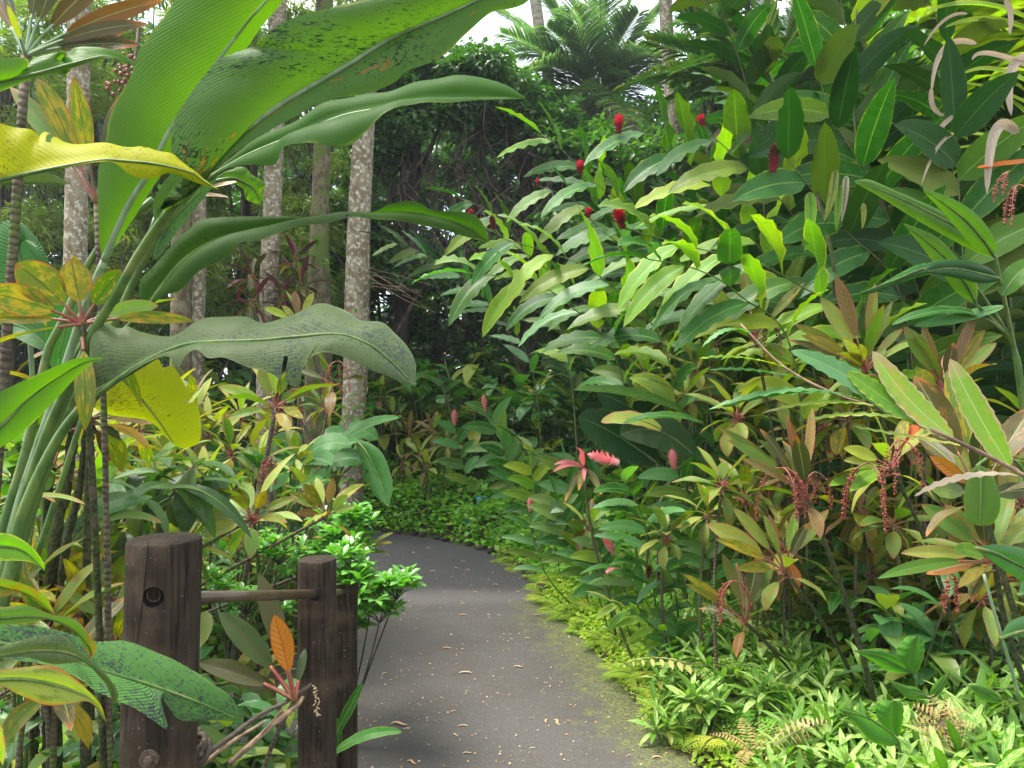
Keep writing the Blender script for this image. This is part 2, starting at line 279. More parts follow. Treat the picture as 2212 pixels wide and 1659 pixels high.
M['barkb'] = solid('mossy_bark', (.08, .065, .035), (.17, .14, .085), (.09, .13, .025), sc=(16, 16, 10), rough=.9, bump=1, bd=.03, c3sc=3, c3t=(.45, .6))
M['barkp'] = solid('ringed_palm_bark', (.2, .17, .13), (.32, .28, .23), (.2, .12, .06), sc=(14, 14, 22), rough=.9, ring=24, bump=.5, c3sc=4, c3t=(.55, .7))
M['barkd'] = solid('dark_bark', (.03, .026, .02), (.07, .058, .045), sc=(10, 10, 4), rough=.9, bump=.8, bd=.02)
M['vine'] = solid('dry_vine', (.05, .037, .03), (.13, .09, .07), sc=(10, 10, 10), rough=.8, bump=.3)
M['berry'] = solid('red_berry', (.2, .02, .015), (.25, .06, .03), (.12, .015, .012), sc=(30, 30, 30), rough=.25, bump=.05, spec=.5)
M['berryd'] = solid('brown_berry', (.16, .05, .03), (.28, .09, .04), (.1, .07, .03), sc=(40, 40, 40), rough=.4, bump=.05)
M['flr'] = solid('red_bract', (.6, .015, .04), (.7, .05, .09), (.25, .01, .03), sc=(30, 30, 30), rough=.4, bump=.1)
M['fld'] = solid('dark_red_bract', (.12, .012, .03), (.3, .02, .045), (.06, .02, .02), sc=(40, 40, 40), rough=.45, bump=.1)
M['flp'] = solid('pink_bract', (.75, .2, .22), (.8, .36, .36), sc=(30, 30, 30), rough=.45, bump=.1)
M['soil'] = solid('soil', (.03, .022, .014), (.06, .045, .028), (.05, .075, .015), sc=(9, 9, 9), rough=1, bump=1, bd=.03, c3sc=2.5)
M['stone'] = solid('edge_stone', (.02, .019, .018), (.05, .045, .04), (.06, .07, .03), sc=(12, 12, 12), rough=.9, bump=.8)
M['metal'] = solid('brown_painted_pipe', (.055, .036, .02), (.08, .055, .032), (.06, .045, .03), sc=(20, 20, 20), rough=.35, bump=.1, spec=.5)
M['bolt'] = solid('rusty_bolt', (.05, .035, .025), (.1, .07, .05), sc=(60, 60, 60), rough=.6, bump=.4)
M['hole'] = solid('recess_shade', (.006, .005, .004), (.012, .01, .008), sc=(30, 30, 30), rough=.9)  # near-black colour stands for shade inside the bores; cracks share it
M['twig'] = solid('brown_twig', (.17, .11, .07), (.27, .18, .11), (.09, .06, .04), sc=(40, 40, 40), rough=.8, bump=.5)
M['rope'] = solid('dark_cable', (.05, .04, .028), (.09, .07, .05), sc=(60, 60, 60), rough=.6, bump=.4)
M['sign'] = solid('teal_label', (.02, .2, .3), (.03, .26, .36), sc=(10, 10, 10), rough=.4, bump=.05)
M['white'] = solid('white_lettering', (.6, .65, .66), (.7, .72, .72), sc=(10, 10, 10), rough=.5, bump=0)

def postmat():
    m, t = newmat('weathered_post_wood'); k = N_(t); o = k.n('OutputMaterial'); pos = k.n('TexCoord').outputs['Object']
    mp = k.n('Mapping'); k.l(pos, mp.inputs[0]); mp.inputs['Scale'].default_value = (60, 60, 3.5)
    g = k.noise(mp.outputs[0], 1, 6, .65, .9)
    mp2 = k.n('Mapping'); k.l(pos, mp2.inputs[0]); mp2.inputs['Scale'].default_value = (9, 9, 2.6)
    wv = k.n('TexWave', wave_type='RINGS'); k.l(mp2.outputs[0], wv.inputs['Vector']); wv.inputs['Scale'].default_value = 1.3; wv.inputs['Distortion'].default_value = 9; wv.inputs['Detail'].default_value = 3
    lg = k.noise(pos, 5, 4)
    col = k.mix(k.ramp(g, .35, .65), (.009, .0065, .0045), (.042, .03, .019))
    col = k.mix(k.math('MULTIPLY', wv.outputs['Fac'], .45), col, (.018, .012, .007))
    col = k.mix(k.ramp(lg, .5, .7), col, (.07, .048, .028)); col = k.mix(k.ramp(lg, .42, .3), col, (.018, .014, .012))
    fl = k.noise(pos, 120, 2, .5); col = k.mix(k.ramp(fl, .7, .76), col, (.2, .17, .13))
    p = k.n('BsdfPrincipled'); k.l(col, p.inputs['Base Color']); p.inputs['Roughness'].default_value = .8; p.inputs['Specular IOR Level'].default_value = .2
    b = k.n('Bump'); b.inputs['Strength'].default_value = .7; b.inputs['Distance'].default_value = .006
    k.l(k.math('ADD', g, k.math('MULTIPLY', wv.outputs['Fac'], .5)), b.inputs['Height']); k.l(b.outputs[0], p.inputs['Normal']); k.l(p.outputs[0], o.inputs[0]); return m
M['post'] = postmat()
def pathmat():
    m, t = newmat('asphalt_path'); k = N_(t); o = k.n('OutputMaterial'); pos = k.n('TexCoord').outputs['Object']
    n1 = k.noise(pos, 220, 3, .7); n2 = k.noise(pos, 1.6, 4); n3 = k.noise(pos, 70, 2)
    sx = k.n('SeparateXYZ'); k.l(pos, sx.inputs[0])
    col = k.mix(k.ramp(n1, .3, .72), (.025, .0235, .022), (.105, .096, .088))
    col = k.mix(k.math('MULTIPLY', k.ramp(n2, .42, .62), .75), col, (.055, .048, .041)); n4 = k.noise(pos, 30, 4, .7); col = k.mix(k.math('MULTIPLY', k.ramp(n4, .5, .75), .6), col, (.11, .098, .085))
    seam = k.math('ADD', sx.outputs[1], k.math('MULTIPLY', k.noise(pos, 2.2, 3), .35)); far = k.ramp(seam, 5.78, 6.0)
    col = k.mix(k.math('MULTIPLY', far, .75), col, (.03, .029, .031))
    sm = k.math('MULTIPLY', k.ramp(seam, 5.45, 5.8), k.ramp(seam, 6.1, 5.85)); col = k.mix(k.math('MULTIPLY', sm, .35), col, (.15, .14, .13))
    fle = k.ramp(n3, .73, .77); col = k.mix(fle, col, (.28, .24, .2))
    at = k.n('Attribute', attribute_name='lc'); sp = k.n('SeparateColor'); k.l(at.outputs['Color'], sp.inputs[0])   # r = moss weight near the verge
    mo = k.ramp(k.math('ADD', sp.outputs[0], k.math('MULTIPLY_ADD', k.noise(pos, 9, 5, .7), 1.5, -1.05)), .15, .65)
    col = k.mix(k.math('MULTIPLY', mo, .6), col, k.mix(k.ramp(k.noise(pos, 90, 2), .4, .6), (.045, .05, .018), (.16, .19, .025)))
    p = k.n('BsdfPrincipled'); k.l(col, p.inputs['Base Color']); k.l(k.math('MULTIPLY_ADD', n2, .3, .6), p.inputs['Roughness'])
    b = k.n('Bump'); b.inputs['Strength'].default_value = .6; b.inputs['Distance'].default_value = .006; k.l(k.math('ADD', n1, n3), b.inputs['Height']); k.l(b.outputs[0], p.inputs['Normal']); k.l(p.outputs[0], o.inputs[0]); return m
M['path'] = pathmat()

# ------------------------------------------------------------------ ground and path
ER = np.array([(1.5, -4), (1.15, 0), (.92, 2), (.74, 3.12), (.62, 3.54), (.5, 4.3), (.3, 5.17), (.2, 5.75), (.09, 6.3), (-.24, 7.08), (-.81, 7.72), (-1.49, 8.13), (-2.5, 8.45), (-4, 8.8), (-7, 9.3), (-16, 10.5)], float)
EL = np.array([(-.6, -4), (-.62, 0), (-.62, 1.4), (-.6, 3.05), (-1.0, 3.12), (-2.5, 3.2), (-2.5, 3.7), (-1.35, 3.85), (-1.12, 4.6), (-1.2, 5.6), (-1.6, 6.5), (-2.3, 6.9), (-4, 7.2), (-7, 7.7), (-16, 8.9)], float)
def seg(p, q, n):
    out_ = []
    for a, b in zip(p[:-1], p[1:]): out_ += [a+(b-a)*t for t in np.linspace(0, 1, n, endpoint=False)]
    return np.array(out_+[p[-1]])
ERs, ELs = seg(ER, 0, 6), seg(EL, 0, 6)
def sdist(p, poly):
    """signed distance to an open polyline, positive on its right / outer side"""
    a, b = poly[:-1], poly[1:]; ab = b-a; best = np.full(len(p), 1e9); sg = np.zeros(len(p))
    for i in range(len(a)):
        t = np.clip(((p-a[i])@ab[i])/(ab[i]@ab[i]), 0, 1); d = p-(a[i]+t[:, None]*ab[i]); L = np.hypot(d[:, 0], d[:, 1])
        m_ = L < best; best = np.where(m_, L, best); sg = np.where(m_, np.sign(ab[i][1]*d[:, 0]-ab[i][0]*d[:, 1]), sg)
    return best*sg
def gz(p):
    p = np.atleast_2d(np.asarray(p, float)); d = sdist(p, ER); dl = -sdist(p, EL)
    z = np.full(len(p), -.03)
    r = np.clip(d, 0, 7); zr = .03+.1*np.clip(r/.5, 0, 1)+.16*np.clip(r-.3, 0, 7); z = np.where(d > 0, np.where(d < .06, d/.06*.06-.03, zr), z)
    zl = .02+.05*np.clip(dl, 0, 2); z = np.where((d < 0) & (dl > .04), zl, z)
    return z+.02*np.sin(p[:, 0]*3.1+p[:, 1]*1.7)*(z > 0)
def GZ(x, y): return float(gz([(x, y)])[0])
xs = np.concatenate([np.linspace(-60, -6, 28), np.linspace(-5.8, 5.8, 160), np.linspace(6, 60, 28)]); ys = np.concatenate([np.linspace(-25, .8, 14), np.linspace(1, 12, 150), np.linspace(12.5, 90, 40)])
XX, YY = np.meshgrid(xs, ys, indexing='ij'); pp = np.stack([XX.ravel(), YY.ravel()], 1)
g = G(); g.add(np.column_stack([pp, gz(pp)]), gridf(len(xs), len(ys)), np.zeros((len(pp), 4))); gr = g.build('ground', M['soil']); tag(gr, kind='structure')
# path: one sheet whose rims run under the rising beds
xs = np.arange(-12, 1.8, .05); ys = np.arange(-3.5, 9.8, .05); XX, YY = np.meshgrid(xs, ys, indexing='ij'); pp = np.stack([XX.ravel(), YY.ravel()], 1)
dR = -sdist(pp, ER); dL = sdist(pp, EL); keep = (dR > -.08) & (dL > -.08)
F = gridf(len(xs), len(ys)); F = F[keep[F].all(1)]
A = np.zeros((len(pp), 4)); A[:, 0] = np.clip(1-np.abs(dR)/.6, 0, 1)*np.clip((6.0-pp[:, 1])/.6, 0, 1)
used, inv = np.unique(F, return_inverse=True)
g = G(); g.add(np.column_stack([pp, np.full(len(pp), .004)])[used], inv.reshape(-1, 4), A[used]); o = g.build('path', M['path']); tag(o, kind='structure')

# ------------------------------------------------------------------ posts, rail, cable, signs, stones, litter
def cyl(g, c, r, z0, z1, k=40, jit=.0, lean=(0, 0), dome=.0, nz=24):
    zs = np.concatenate([np.linspace(z0, z1-.006, nz), [z1-.002, z1]]); rr = np.concatenate([np.full(nz, r), [r-.002, r-.007]])
    a = np.linspace(0, 2*pi, k, endpoint=False); irr = 1+.018*np.sin(a*2+.5)+.012*np.sin(a*5+1.3)
    V = []
    for z, q in zip(zs, rr):
        f = q*irr*(1+jit*np.sin(a*3+z*5)); V.append(np.stack([c[0]+lean[0]*(z1-z)+f*np.cos(a), c[1]+lean[1]*(z1-z)+f*np.sin(a), np.full(k, z)], 1))
    V = np.concatenate(V); n = len(zs); i, j = np.meshgrid(np.arange(n-1), np.arange(k), indexing='ij')
    F = np.stack([i*k+j, i*k+(j+1) % k, (i+1)*k+(j+1) % k, (i+1)*k+j], -1).reshape(-1, 4); b = g.n
    g.add(V, F, np.zeros((len(V), 4)))
    g.add([[c[0], c[1], z1+dome]], np.zeros((0, 3), int), np.zeros((1, 4))); q = np.arange(k); g.F.append(np.stack([q+b+(n-1)*k, (q+1) % k+b+(n-1)*k, np.full(k, g.n-1)], 1))
def cutter(name, p, d, r, L):
    bpy.ops.mesh.primitive_cylinder_add(radius=r, depth=L, vertices=28, location=p)
    o = bpy.context.object; o.name = name; o.rotation_euler = mathutils.Vector(d).to_track_quat('Z', 'Y').to_euler(); return o
import mathutils
UPV = np.array([0, 0, 1.])
def post(name, label, X, Ytop, D, r, lean=(0, 0), holes=()):
    c = P(X, Ytop, D); z1 = c[2]; z0 = GZ(c[0], c[1])-.15
    t = thing(name, label, 'post', (c[0], c[1], z0+.15), 'round timber posts of the path railing')
    g = G(); cyl(g, (0, 0), r, z0-(z0+.15), z1-(z0+.15), lean=lean, jit=.006)
    o = g.build('post_timber', M['post'], t); o.data.polygons.foreach_set('use_smooth', [True]*len(o.data.polygons))
    md = o.modifiers.new('e', 'EDGE_SPLIT'); md.split_angle = radians(50)
    return t, c, o, z0+.15
pA, cA, oA, zA = post('railing_post', 'thick dark timber post nearest the camera, with a bored hole and a bolt', 356, 1162, 1.66, .0745, lean=(-.026, 0))
pB, cB, oB, zB = post('railing_post', 'thinner dark timber post that carries the far end of the brown pipe', 685, 1206, 2.28, .0545, lean=(-.0, 0))
pC, cC, oC, zC = post('railing_post', 'short dark timber post half hidden behind the bright green shrub', 745, 1225, 2.95, .046)
# pipe from post A to post B, and on to post C
p0 = P(395, 1291, 1.70); p1 = P(690, 1283, 2.26); dr = nrmz(p1-p0)
g = G(); tube(g, [p0-dr*.02, p1+dr*.0], .0135*1.0, k=20)
o = g.build('handrail_pipe', M['metal'], origin=p0); o.location = tuple(p0); tag(o, 'brown metal pipe rail running between the two front timber posts', 'handrail')
g = G(); q0 = P(700, 1283, 2.3); q1 = P(745, 1278, 2.95); tube(g, [q0, q1], .0115, k=16)
o = g.build('handrail_pipe', M['metal'], origin=q0); o.location = tuple(q0); tag(o, 'short far length of brown pipe rail behind the thinner post', 'handrail')
# bored hole with pipe end in post A, split, bolt, bore in post B : small proud fittings
def ring(g, c, n, r0, r1, depth, k=28):
    n = nrmz(np.asarray(n, float)); a_ = nrmz(np.cross(n, [0, 0, 1.])); b_ = np.cross(a_, n); a = np.linspace(0, 2*pi, k, endpoint=False)
    prof_ = [(r1, -.004), (r1, .0015), (r0+.001, .0022), (r0, 0), (r0*.98, -depth), (0.0005, -depth)]
    V = np.concatenate([np.asarray(c)+n*h+(np.cos(a)[:, None]*a_+np.sin(a)[:, None]*b_)*r for r, h in prof_]); m_ = len(prof_)
    i, j = np.meshgrid(np.arange(m_-1), np.arange(k), indexing='ij'); F = np.stack([i*k+j, i*k+(j+1) % k, (i+1)*k+(j+1) % k, (i+1)*k+j], -1).reshape(-1, 4)
    g.add(V, F, np.zeros((len(V), 4)))
def cut(o, p, d, r, L):
    bpy.ops.mesh.primitive_cylinder_add(radius=r, depth=L, vertices=32); c = bpy.context.object
    c.location = p; c.rotation_euler = mathutils.Vector(d).to_track_quat('Z', 'Y').to_euler()
    c.data.materials.append(M['hole']); bpy.context.view_layer.update()
    m_ = o.modifiers.new('b', 'BOOLEAN'); m_.object = c; m_.operation = 'DIFFERENCE'; m_.solver = 'EXACT'
    o.modifiers.move(len(o.modifiers)-1, 0); bpy.context.view_layer.update()
    dg = bpy.context.evaluated_depsgraph_get(); me = bpy.data.meshes.new_from_object(o.evaluated_get(dg)); o.modifiers.clear(); o.data = me
    bpy.data.objects.remove(c)
fA = np.array([cA[0], cA[1], 0.])
def on_post(X, Y, c, r, lean=0, z1=0, extra=0):
    """point on the camera-side surface of a post seen at X, Y"""
    d = P(X, Y, 1.)-np.array([0, 0, CH])
    z = CH
    for _ in range(3):
        cx = c[0]+lean*(z1-z); a = d[0]**2+d[1]**2; b = -2*(d[0]*cx+d[1]*c[1]); cc = cx*cx+c[1]**2-r*r
        s_ = (-b-math.sqrt(max(b*b-4*a*cc, 0)))/(2*a); z = CH+d[2]*s_
    p = np.array([0, 0, CH])+d*s_; n = nrmz(np.array([p[0]-cx, p[1]-c[1], 0.])); return p+n*extra, n
hp, hn = on_post(330, 1291, cA, .0745, -.026, cA[2])
ax = nrmz(np.array([dr[0], dr[1]*.0+.45, 0.]))
cut(oA, tuple(hp), tuple(hn), .0215, .05)
g = G(); tube(g, [hp-hn*.001, hp-hn*.044], .0208, k=30, cap=False); c0 = g.n; tube(g, [hp-hn*.040, hp-hn*.043], .0206, k=30); g.build('bore_shade_lining', M['hole'], pA, origin=(cA[0], cA[1], zA))  # dark lining and end disc paint the shade inside the cut hole
g = G(); inner = hp-hn*.018+nrmz(np.cross(hn, UPV))*.004; ring(g, inner, hn, .0125, .0145, .01); o = g.build('pipe_end', M['bolt'], pA, origin=(cA[0], cA[1], zA))
# washer and bolt
bp, bn = on_post(322, 1640, cA, .0745, -.026, cA[2], .001)
g = G(); ring(g, bp, bn, .004, .0195, .001, 30); c6 = G()
a_ = nrmz(np.cross(bn, [0, 0, 1.])); b_ = np.cross(a_, bn); a6 = np.linspace(0, 2*pi, 6, endpoint=False)
for h0, h1, r6 in ((.001, .009, .0095),):
    lo = bp+bn*h0+(np.cos(a6)[:, None]*a_+np.sin(a6)[:, None]*b_)*r6; hi = bp+bn*h1+(np.cos(a6)[:, None]*a_+np.sin(a6)[:, None]*b_)*r6*.94
    q = np.arange(6); g.add(np.vstack([lo, hi, [bp+bn*(h1+.0008)]]), np.stack([q, (q+1) % 6, (q+1) % 6+6, q+6], 1), np.zeros((13, 4))); g.F.append(np.stack([q+6, (q+1) % 6+6, np.full(6, 12)], 1)+g.n-13)
g.build('bolt', M['bolt'], pA, smooth=False, origin=(cA[0], cA[1], zA))
# weathering split: a thin sunken dark crack line
for q_, c_, r_, l_, z_, pp_, zz_ in ((((402, 1168), (404, 1230), (400, 1300), (403, 1360)), cA, .0745, -.026, cA[2], pA, zA), (((372, 1168), (374, 1195), (371, 1228)), cA, .0745, -.026, cA[2], pA, zA), (((345, 1440), (341, 1520), (344, 1600), (340, 1655)), cA, .0745, -.026, cA[2], pA, zA), (((700, 1215), (702, 1270), (699, 1360), (701, 1470)), cB, .0545, 0, 0, pB, zB), (((668, 1330), (666, 1420), (669, 1560)), cB, .0545, 0, 0, pB, zB)):
    g = G(); tube(g, [on_post(x, y, c_, r_, l_, z_, .0003)[0] for x, y in q_], [.0004, .001, .0011, .0008, .0003], k=5, n=22, bump=.2); g.build('drying_crack', M['hole'], pp_, origin=(c_[0], c_[1], zz_))
pts = [on_post(x, y, cA, .0745, -.026, cA[2], .0004)[0] for x, y in ((321, 1170), (318, 1200), (314, 1240), (311, 1275), (306, 1310), (301, 1350), (296, 1390))]
g = G(); tube(g, pts, [.0007, .0016, .0013, .0012, .0011, .0006], k=5, n=24, bump=.15); g.build('drying_crack', M['hole'], pA, origin=(cA[0], cA[1], zA))
g = G(); pb, nb = on_post(682, 1283, cB, .0545); tube(g, [pb-nb*.01, pb+nb*.0015], [.0195, .0195], k=20); g.build('socket_shade_disc', M['hole'], pB, origin=(cB[0], cB[1], zB))  # dark disc on the surface, painted as the shade of an open bore

# cable with its knot, bare branch, dry tendril
g = G(); tube(g, [P(415, 1640, 1.78), P(450, 1625, 1.85), P(500, 1590, 1.95), P(560, 1545, 2.05), P(620, 1515, 2.12), P(673, 1478, 2.18)], [.0085, .007, .0065, .006, .0055, .005], k=10, n=30, bump=.03)
for i in range(7):
    a = i*.9; c = P(428+6*sin(a*2), 1620+10*cos(a*1.7), 1.78); r = .022
    tube(g, [c+r*np.array([cos(a+t), .6*sin(a+t), sin(t*1.3+a)]) for t in np.linspace(0, 4.2, 7)], .0065, k=8, n=16)
o = g.build('cable', M['rope'], origin=P(428, 1620, 1.8)); o.location = tuple(P(428, 1620, 1.8)); tag(o, 'dark knotted cable slanting up from the thick post to the thinner post', 'cable')
g = G(); tube(g, [P(495, 1650, 1.98), P(540, 1610, 2.02), P(590, 1565, 2.08), P(640, 1525, 2.12), P(655, 1505, 2.14)], [.007, .0075, .007, .008, .005], k=9, n=26, bump=.09)
tube(g, [P(560, 1592, 2.05), P(600, 1545, 2.03), P(612, 1532, 2.02)], [.003, .002], k=6, n=8)
tube(g, [P(430, 1659, 1.9), P(470, 1625, 1.9), P(520, 1590, 1.95), P(570, 1560, 2.0)], [.004, .005, .003], k=7, n=16, bump=.1)
o = g.build('bare_branch', M['twig'], origin=P(540, 1610, 2.02)); o.location = tuple(P(540, 1610, 2.02)); tag(o, 'knobbly bare tan branch below the knotted cable, between the two front posts', 'branch')
g = G(); tube(g, [P(673, 1478, 2.18), P(683, 1490, 2.19), P(678, 1500, 2.19), P(690, 1512, 2.19), P(684, 1530, 2.2), P(686, 1548, 2.2)], .0022, k=6, n=30, bump=.5)
for t in range(9): tube(g, [P(684+random.uniform(-4, 4), 1485+t*7, 2.19), P(684+random.uniform(-9, 9), 1489+t*7, 2.17)], .0018, k=5, n=4)
o = g.build('dry_tendril', M['lit'], origin=P(684, 1510, 2.19)); o.location = tuple(P(684, 1510, 2.19)); tag(o, 'curly dry tendril hanging from the cable end in front of the thinner post', 'twig')

# teal plant labels
for X, Y, D, lab in ((1040, 1081, 8.1, 'small square teal plant label high in the creeper bank'), (1021, 1125, 7.9, 'wider teal plant label low at the edge of the creeper bank'), (1290, 1103, 6.0, 'teal plant label half hidden under the pink ginger leaves')):
    c = P(X, Y, D); zg = GZ(c[0], c[1]); t = thing('plant_label', lab, 'label sign', (c[0], c[1], zg), 'teal plant labels')
    wd, ht = (.085, .055) if Y == 1125 else (.055, .05); h = c[2]-zg
    bpy.ops.mesh.primitive_cube_add(size=1); o = bpy.context.object; o.name = o.data.name = 'label_plate'; o.parent = t; o.location = (0, 0, h); o.scale = (wd*2, .006, ht*2); o.rotation_euler = (radians(-25), 0, .1); o.data.materials.append(M['sign'])
    b = o.modifiers.new('b', 'BEVEL'); b.width = .03
    g = G(); tube(g, [(0, .012, -.05), (0, .012, h)], .006, k=6); g.build('label_stake', M['bolt'], t)
    g = G()
    for r in range(3):
        yy = ht*(.5-r*.5); wv_ = wd*(.7, .55, .62)[r]; g.add([[-wv_, -.0055, yy-.004], [wv_, -.0055, yy-.004], [wv_, -.0055, yy+.004], [-wv_, -.0055, yy+.004]], [[0, 1, 2, 3]], np.zeros((4, 4)))
    q = g.build('label_lettering', M['white'], t); q.location = (0, 0, h); q.rotation_euler = (radians(-25), 0, .1)

# kerb of rounded stones at the far right edge
def stone_mesh(seed):
    r = np.random.default_rng(seed); bm = bmesh.new(); bmesh.ops.create_icosphere(bm, subdivisions=3, radius=1)
    ph = r.uniform(0, 6, 6)
    for v in bm.verts:
        c = v.co; s_ = 1+.12*sin(c.x*3+ph[0])+.1*sin(c.y*4+ph[1])+.1*sin(c.z*3+ph[2])+.04*sin(c.x*9+ph[3])*sin(c.y*8+ph[4]); v.co = (c.x*s_, c.y*s_*.8, c.z*s_*.62)
    me = bpy.data.meshes.new('edge_stone'); bm.to_mesh(me); bm.free(); me.polygons.foreach_set('use_smooth', [True]*len(me.polygons)); me.materials.append(M['stone']); return me
import bmesh
SM = [stone_mesh(i) for i in range(4)]
far = cr(np.column_stack([ER[7:14], np.zeros(7)]), 34)
for i, p in enumerate(far):
    o = bpy.data.objects.new('edge_stone', SM[i % 4]); COL.objects.link(o); o.location = (p[0]+random.uniform(.0, .05), p[1]+random.uniform(0, .05), .02)
    s_ = random.uniform(.035, .062); o.scale = (s_, s_, s_); o.rotation_euler = (random.uniform(-.2, .2), 0, random.uniform(0, 6))
    tag(o, 'dark rounded lava stone in the row edging the far curve of the path', 'stone', 'dark stones edging the far curve of the path')

# litter on the path
litvar = []
for i in range(6):
    g = G(); L = 1.; sp = arc((-.5, 0, .0), pi/2, .12, L, .3+.2*i/5, 9); sp[:, 1] += .14*np.sin(np.linspace(0, pi, 9)*(1+i % 2)); sp[:, 2] += .03
    leaf(g, sp, .085+.02*(i % 3), ab=(.35, .35), fold=.5, m=5, age=(i % 3)*.3); V = np.concatenate(g.V); me_o = g.build('fallen_leaf', M['lit']); litvar.append(me_o.data); bpy.data.objects.remove(me_o)
lit = [(1005, 1457, .09, .2), (863, 1568, .1, -.1), (1000, 1331, .07, 0), (1000, 1305, .05, 0), (1182, 1560, .06, 1.2), (1203, 1563, .07, -1.), (831, 1458, .05, 1.1), (1120, 1443, .07, 0), (965, 1403, .06, 0), (848, 1298, .1, 0), (885, 1302, .06, .4), (890, 1650, .06, -.3), (1000, 1572, .06, .1), (1140, 1381, .05, .1), (810, 1562, .03, .5), (1105, 1382, .03, .2), (1420, 1640, .06, .3), (1445, 1620, .04, .8), (985, 1590, .05, 2), (1160, 1331, .06, .2), (1055, 1330, .035, -.5), (1078, 1331, .04, .1), (1027, 1281, .05, .1), (1120, 1280, .05, 0), (935, 1236, .07, .2), (985, 1228, .05, -.3), (1010, 1233, .06, .1), (893, 1195, .06, -.6), (925, 1186, .06, 0), (900, 1240, .03, 1), (1000, 1214, .05, 0), (1065, 1238, .05, 1.3), (1070, 1265, .06, .1), (992, 1170, .05, .3), (1145, 1214, .05, .8), (1130, 1205, .05, 1), (870, 1273, .04, .5), (780, 1597, .04, .2), (980, 1540, .04, .6), (1075, 1500, .03, .1), (1180, 1478, .03, .2), (955, 1510, .03, 0), (1150, 1620, .035, .4), (1010, 1630, .05, .2), (1245, 1460, .04, .3)]
for i, (X, Y, L, a) in enumerate(lit):
    D = 1.55*FP/(Y-829.5); p = P(X, Y, D); o = bpy.data.objects.new('fallen_leaf', litvar[i % 6]); COL.objects.link(o)
    if -sdist(np.array([[p[0], p[1]]]), ER)[0] < .02: p[0] -= .1
    o.location = (p[0], p[1], .006); o.rotation_euler = (0, 0, a+random.uniform(-.2, .2)); o.scale = (L*.8,)*3
    tag(o, 'dry tan strip of leaf lying on the asphalt path', 'fallen leaf', 'dry leaf strips scattered over the path')
tag(COL.objects['fallen_leaf'], 'largest curled tan dry leaf lying in the middle of the path')
# grit and seeds
g = G(); N = 1500; Y = rng.uniform(1200, 1900, N); D = 1.55*FP/(Y-829.5); x = rng.uniform(-1.6, 1.0, N); pos = np.column_stack([x, D, np.full(N, .008)])
pos = pos[(-sdist(pos[:, :2], ER) > .05) & (sdist(pos[:, :2], EL) > .05)]; N = len(pos)
scatter(g, tmpl(2, 3, .4, (.5, .5), .3, .3), pos, rng.uniform(0, 6, N), rng.uniform(-.2, .4, N), rng.uniform(-.5, .5, N), rng.uniform(.004, .014, N), age=(rng.random(N) < .3)*.8)
tag(g.build('litter_flecks', M['lit']), 'pale seed flecks and leaf crumbs strewn over the asphalt', 'leaf litter', kind='stuff')

# ------------------------------------------------------------------ plant builders
UP = np.array([0, 0, 1.]); EYE = np.array([0, 0, CH])
class Plant:
    def __init__(s, name, label, cat, base, group=None):
        s.b = np.array([float(v) for v in base]); s.e = thing(name, label, cat, base, group); s.g = {}
    def G(s, part, mat):
        return s.g.setdefault((part, mat), G())
    def done(s):
        for (part, mat), g in s.g.items():
            if g.n: g.build(part.split('#')[0], M[mat], s.e, origin=s.b)
        return s.e
def ground_below(c, dx=0, dy=0):
    x, y = float(c[0]+dx), float(c[1]+dy)
    for _ in range(60):                                            # nothing grows out of the asphalt
        p = np.array([[x, y]]); dr, dl = -sdist(p, ER)[0], sdist(p, EL)[0]
        if dr > -.12 and dl > -.12:
            if dr < dl or x > .1: x += .06; y += .02
            else: x -= .06
        else: break
    return np.array([x, y, GZ(x, y)])
def gspine(p, d, L, droop, n):
    p = np.asarray(p, float); o = [p]; d = nrmz(np.asarray(d, float))
    for i in range(n-1):
        o.append(o[-1]+d*L/(n-1)); d = nrmz(d+np.array([0, 0, -droop/(n-1)]))
    return np.array(o)
_bm = bmesh.new(); bmesh.ops.create_icosphere(_bm, subdivisions=2, radius=1)
BALL = (np.array([v.co[:] for v in _bm.verts]), np.array([[v.index for v in f.verts] for f in _bm.faces]), np.zeros((len(_bm.verts), 4))); _bm.free()
_bm = bmesh.new(); bmesh.ops.create_icosphere(_bm, subdivisions=1, radius=1)
BALL1 = (np.array([v.co[:] for v in _bm.verts]), np.array([[v.index for v in f.verts] for f in _bm.faces]), np.zeros((len(_bm.verts), 4))); _bm.free()
def balls(g, pos, r, T=None):
    pos = np.asarray(pos); N = len(pos); scatter(g, T or BALL, pos, rng.uniform(0, 6, N), rng.uniform(-1, 1, N), rng.uniform(0, 6, N), np.full(N, r)*rng.uniform(.8, 1.15, N))
def berries(pl, top, L, n=3, r=.0036, part='berry_spray', mat='berry', dens=1.0):
    """drooping branched sprays of berries"""
    for i in range(n):
        pl.nb = getattr(pl, 'nb', 0)+1; gs = pl.G('berry_stalk#%d' % pl.nb, 'stemr'); gb = pl.G('%s#%d' % (part, pl.nb), mat)
        a = random.uniform(0, 6.28); d = np.array([cos(a)*.6, sin(a)*.4, -.1]); sp = gspine(top, d, L*random.uniform(.7, 1.05), 4.5, 14)
        tube(gs, sp, [.003, .0012], k=5)
        k = int(len(sp)*4.5*dens); t = rng.uniform(.22, 1, k)*(len(sp)-1); i0 = t.astype(int).clip(0, len(sp)-2)
        pts = sp[i0]+(sp[i0+1]-sp[i0])*(t-i0)[:, None]; ra = rng.uniform(0, 6.28, k); rr = r*rng.uniform(1.2, 3.6, k)*np.sin(np.clip(t/(len(sp)-1), .1, .96)*pi)**.5
        balls(gb, pts+np.column_stack([rr*np.cos(ra), rr*np.sin(ra), rr*.4*np.sin(3*ra)]), r, BALL1)

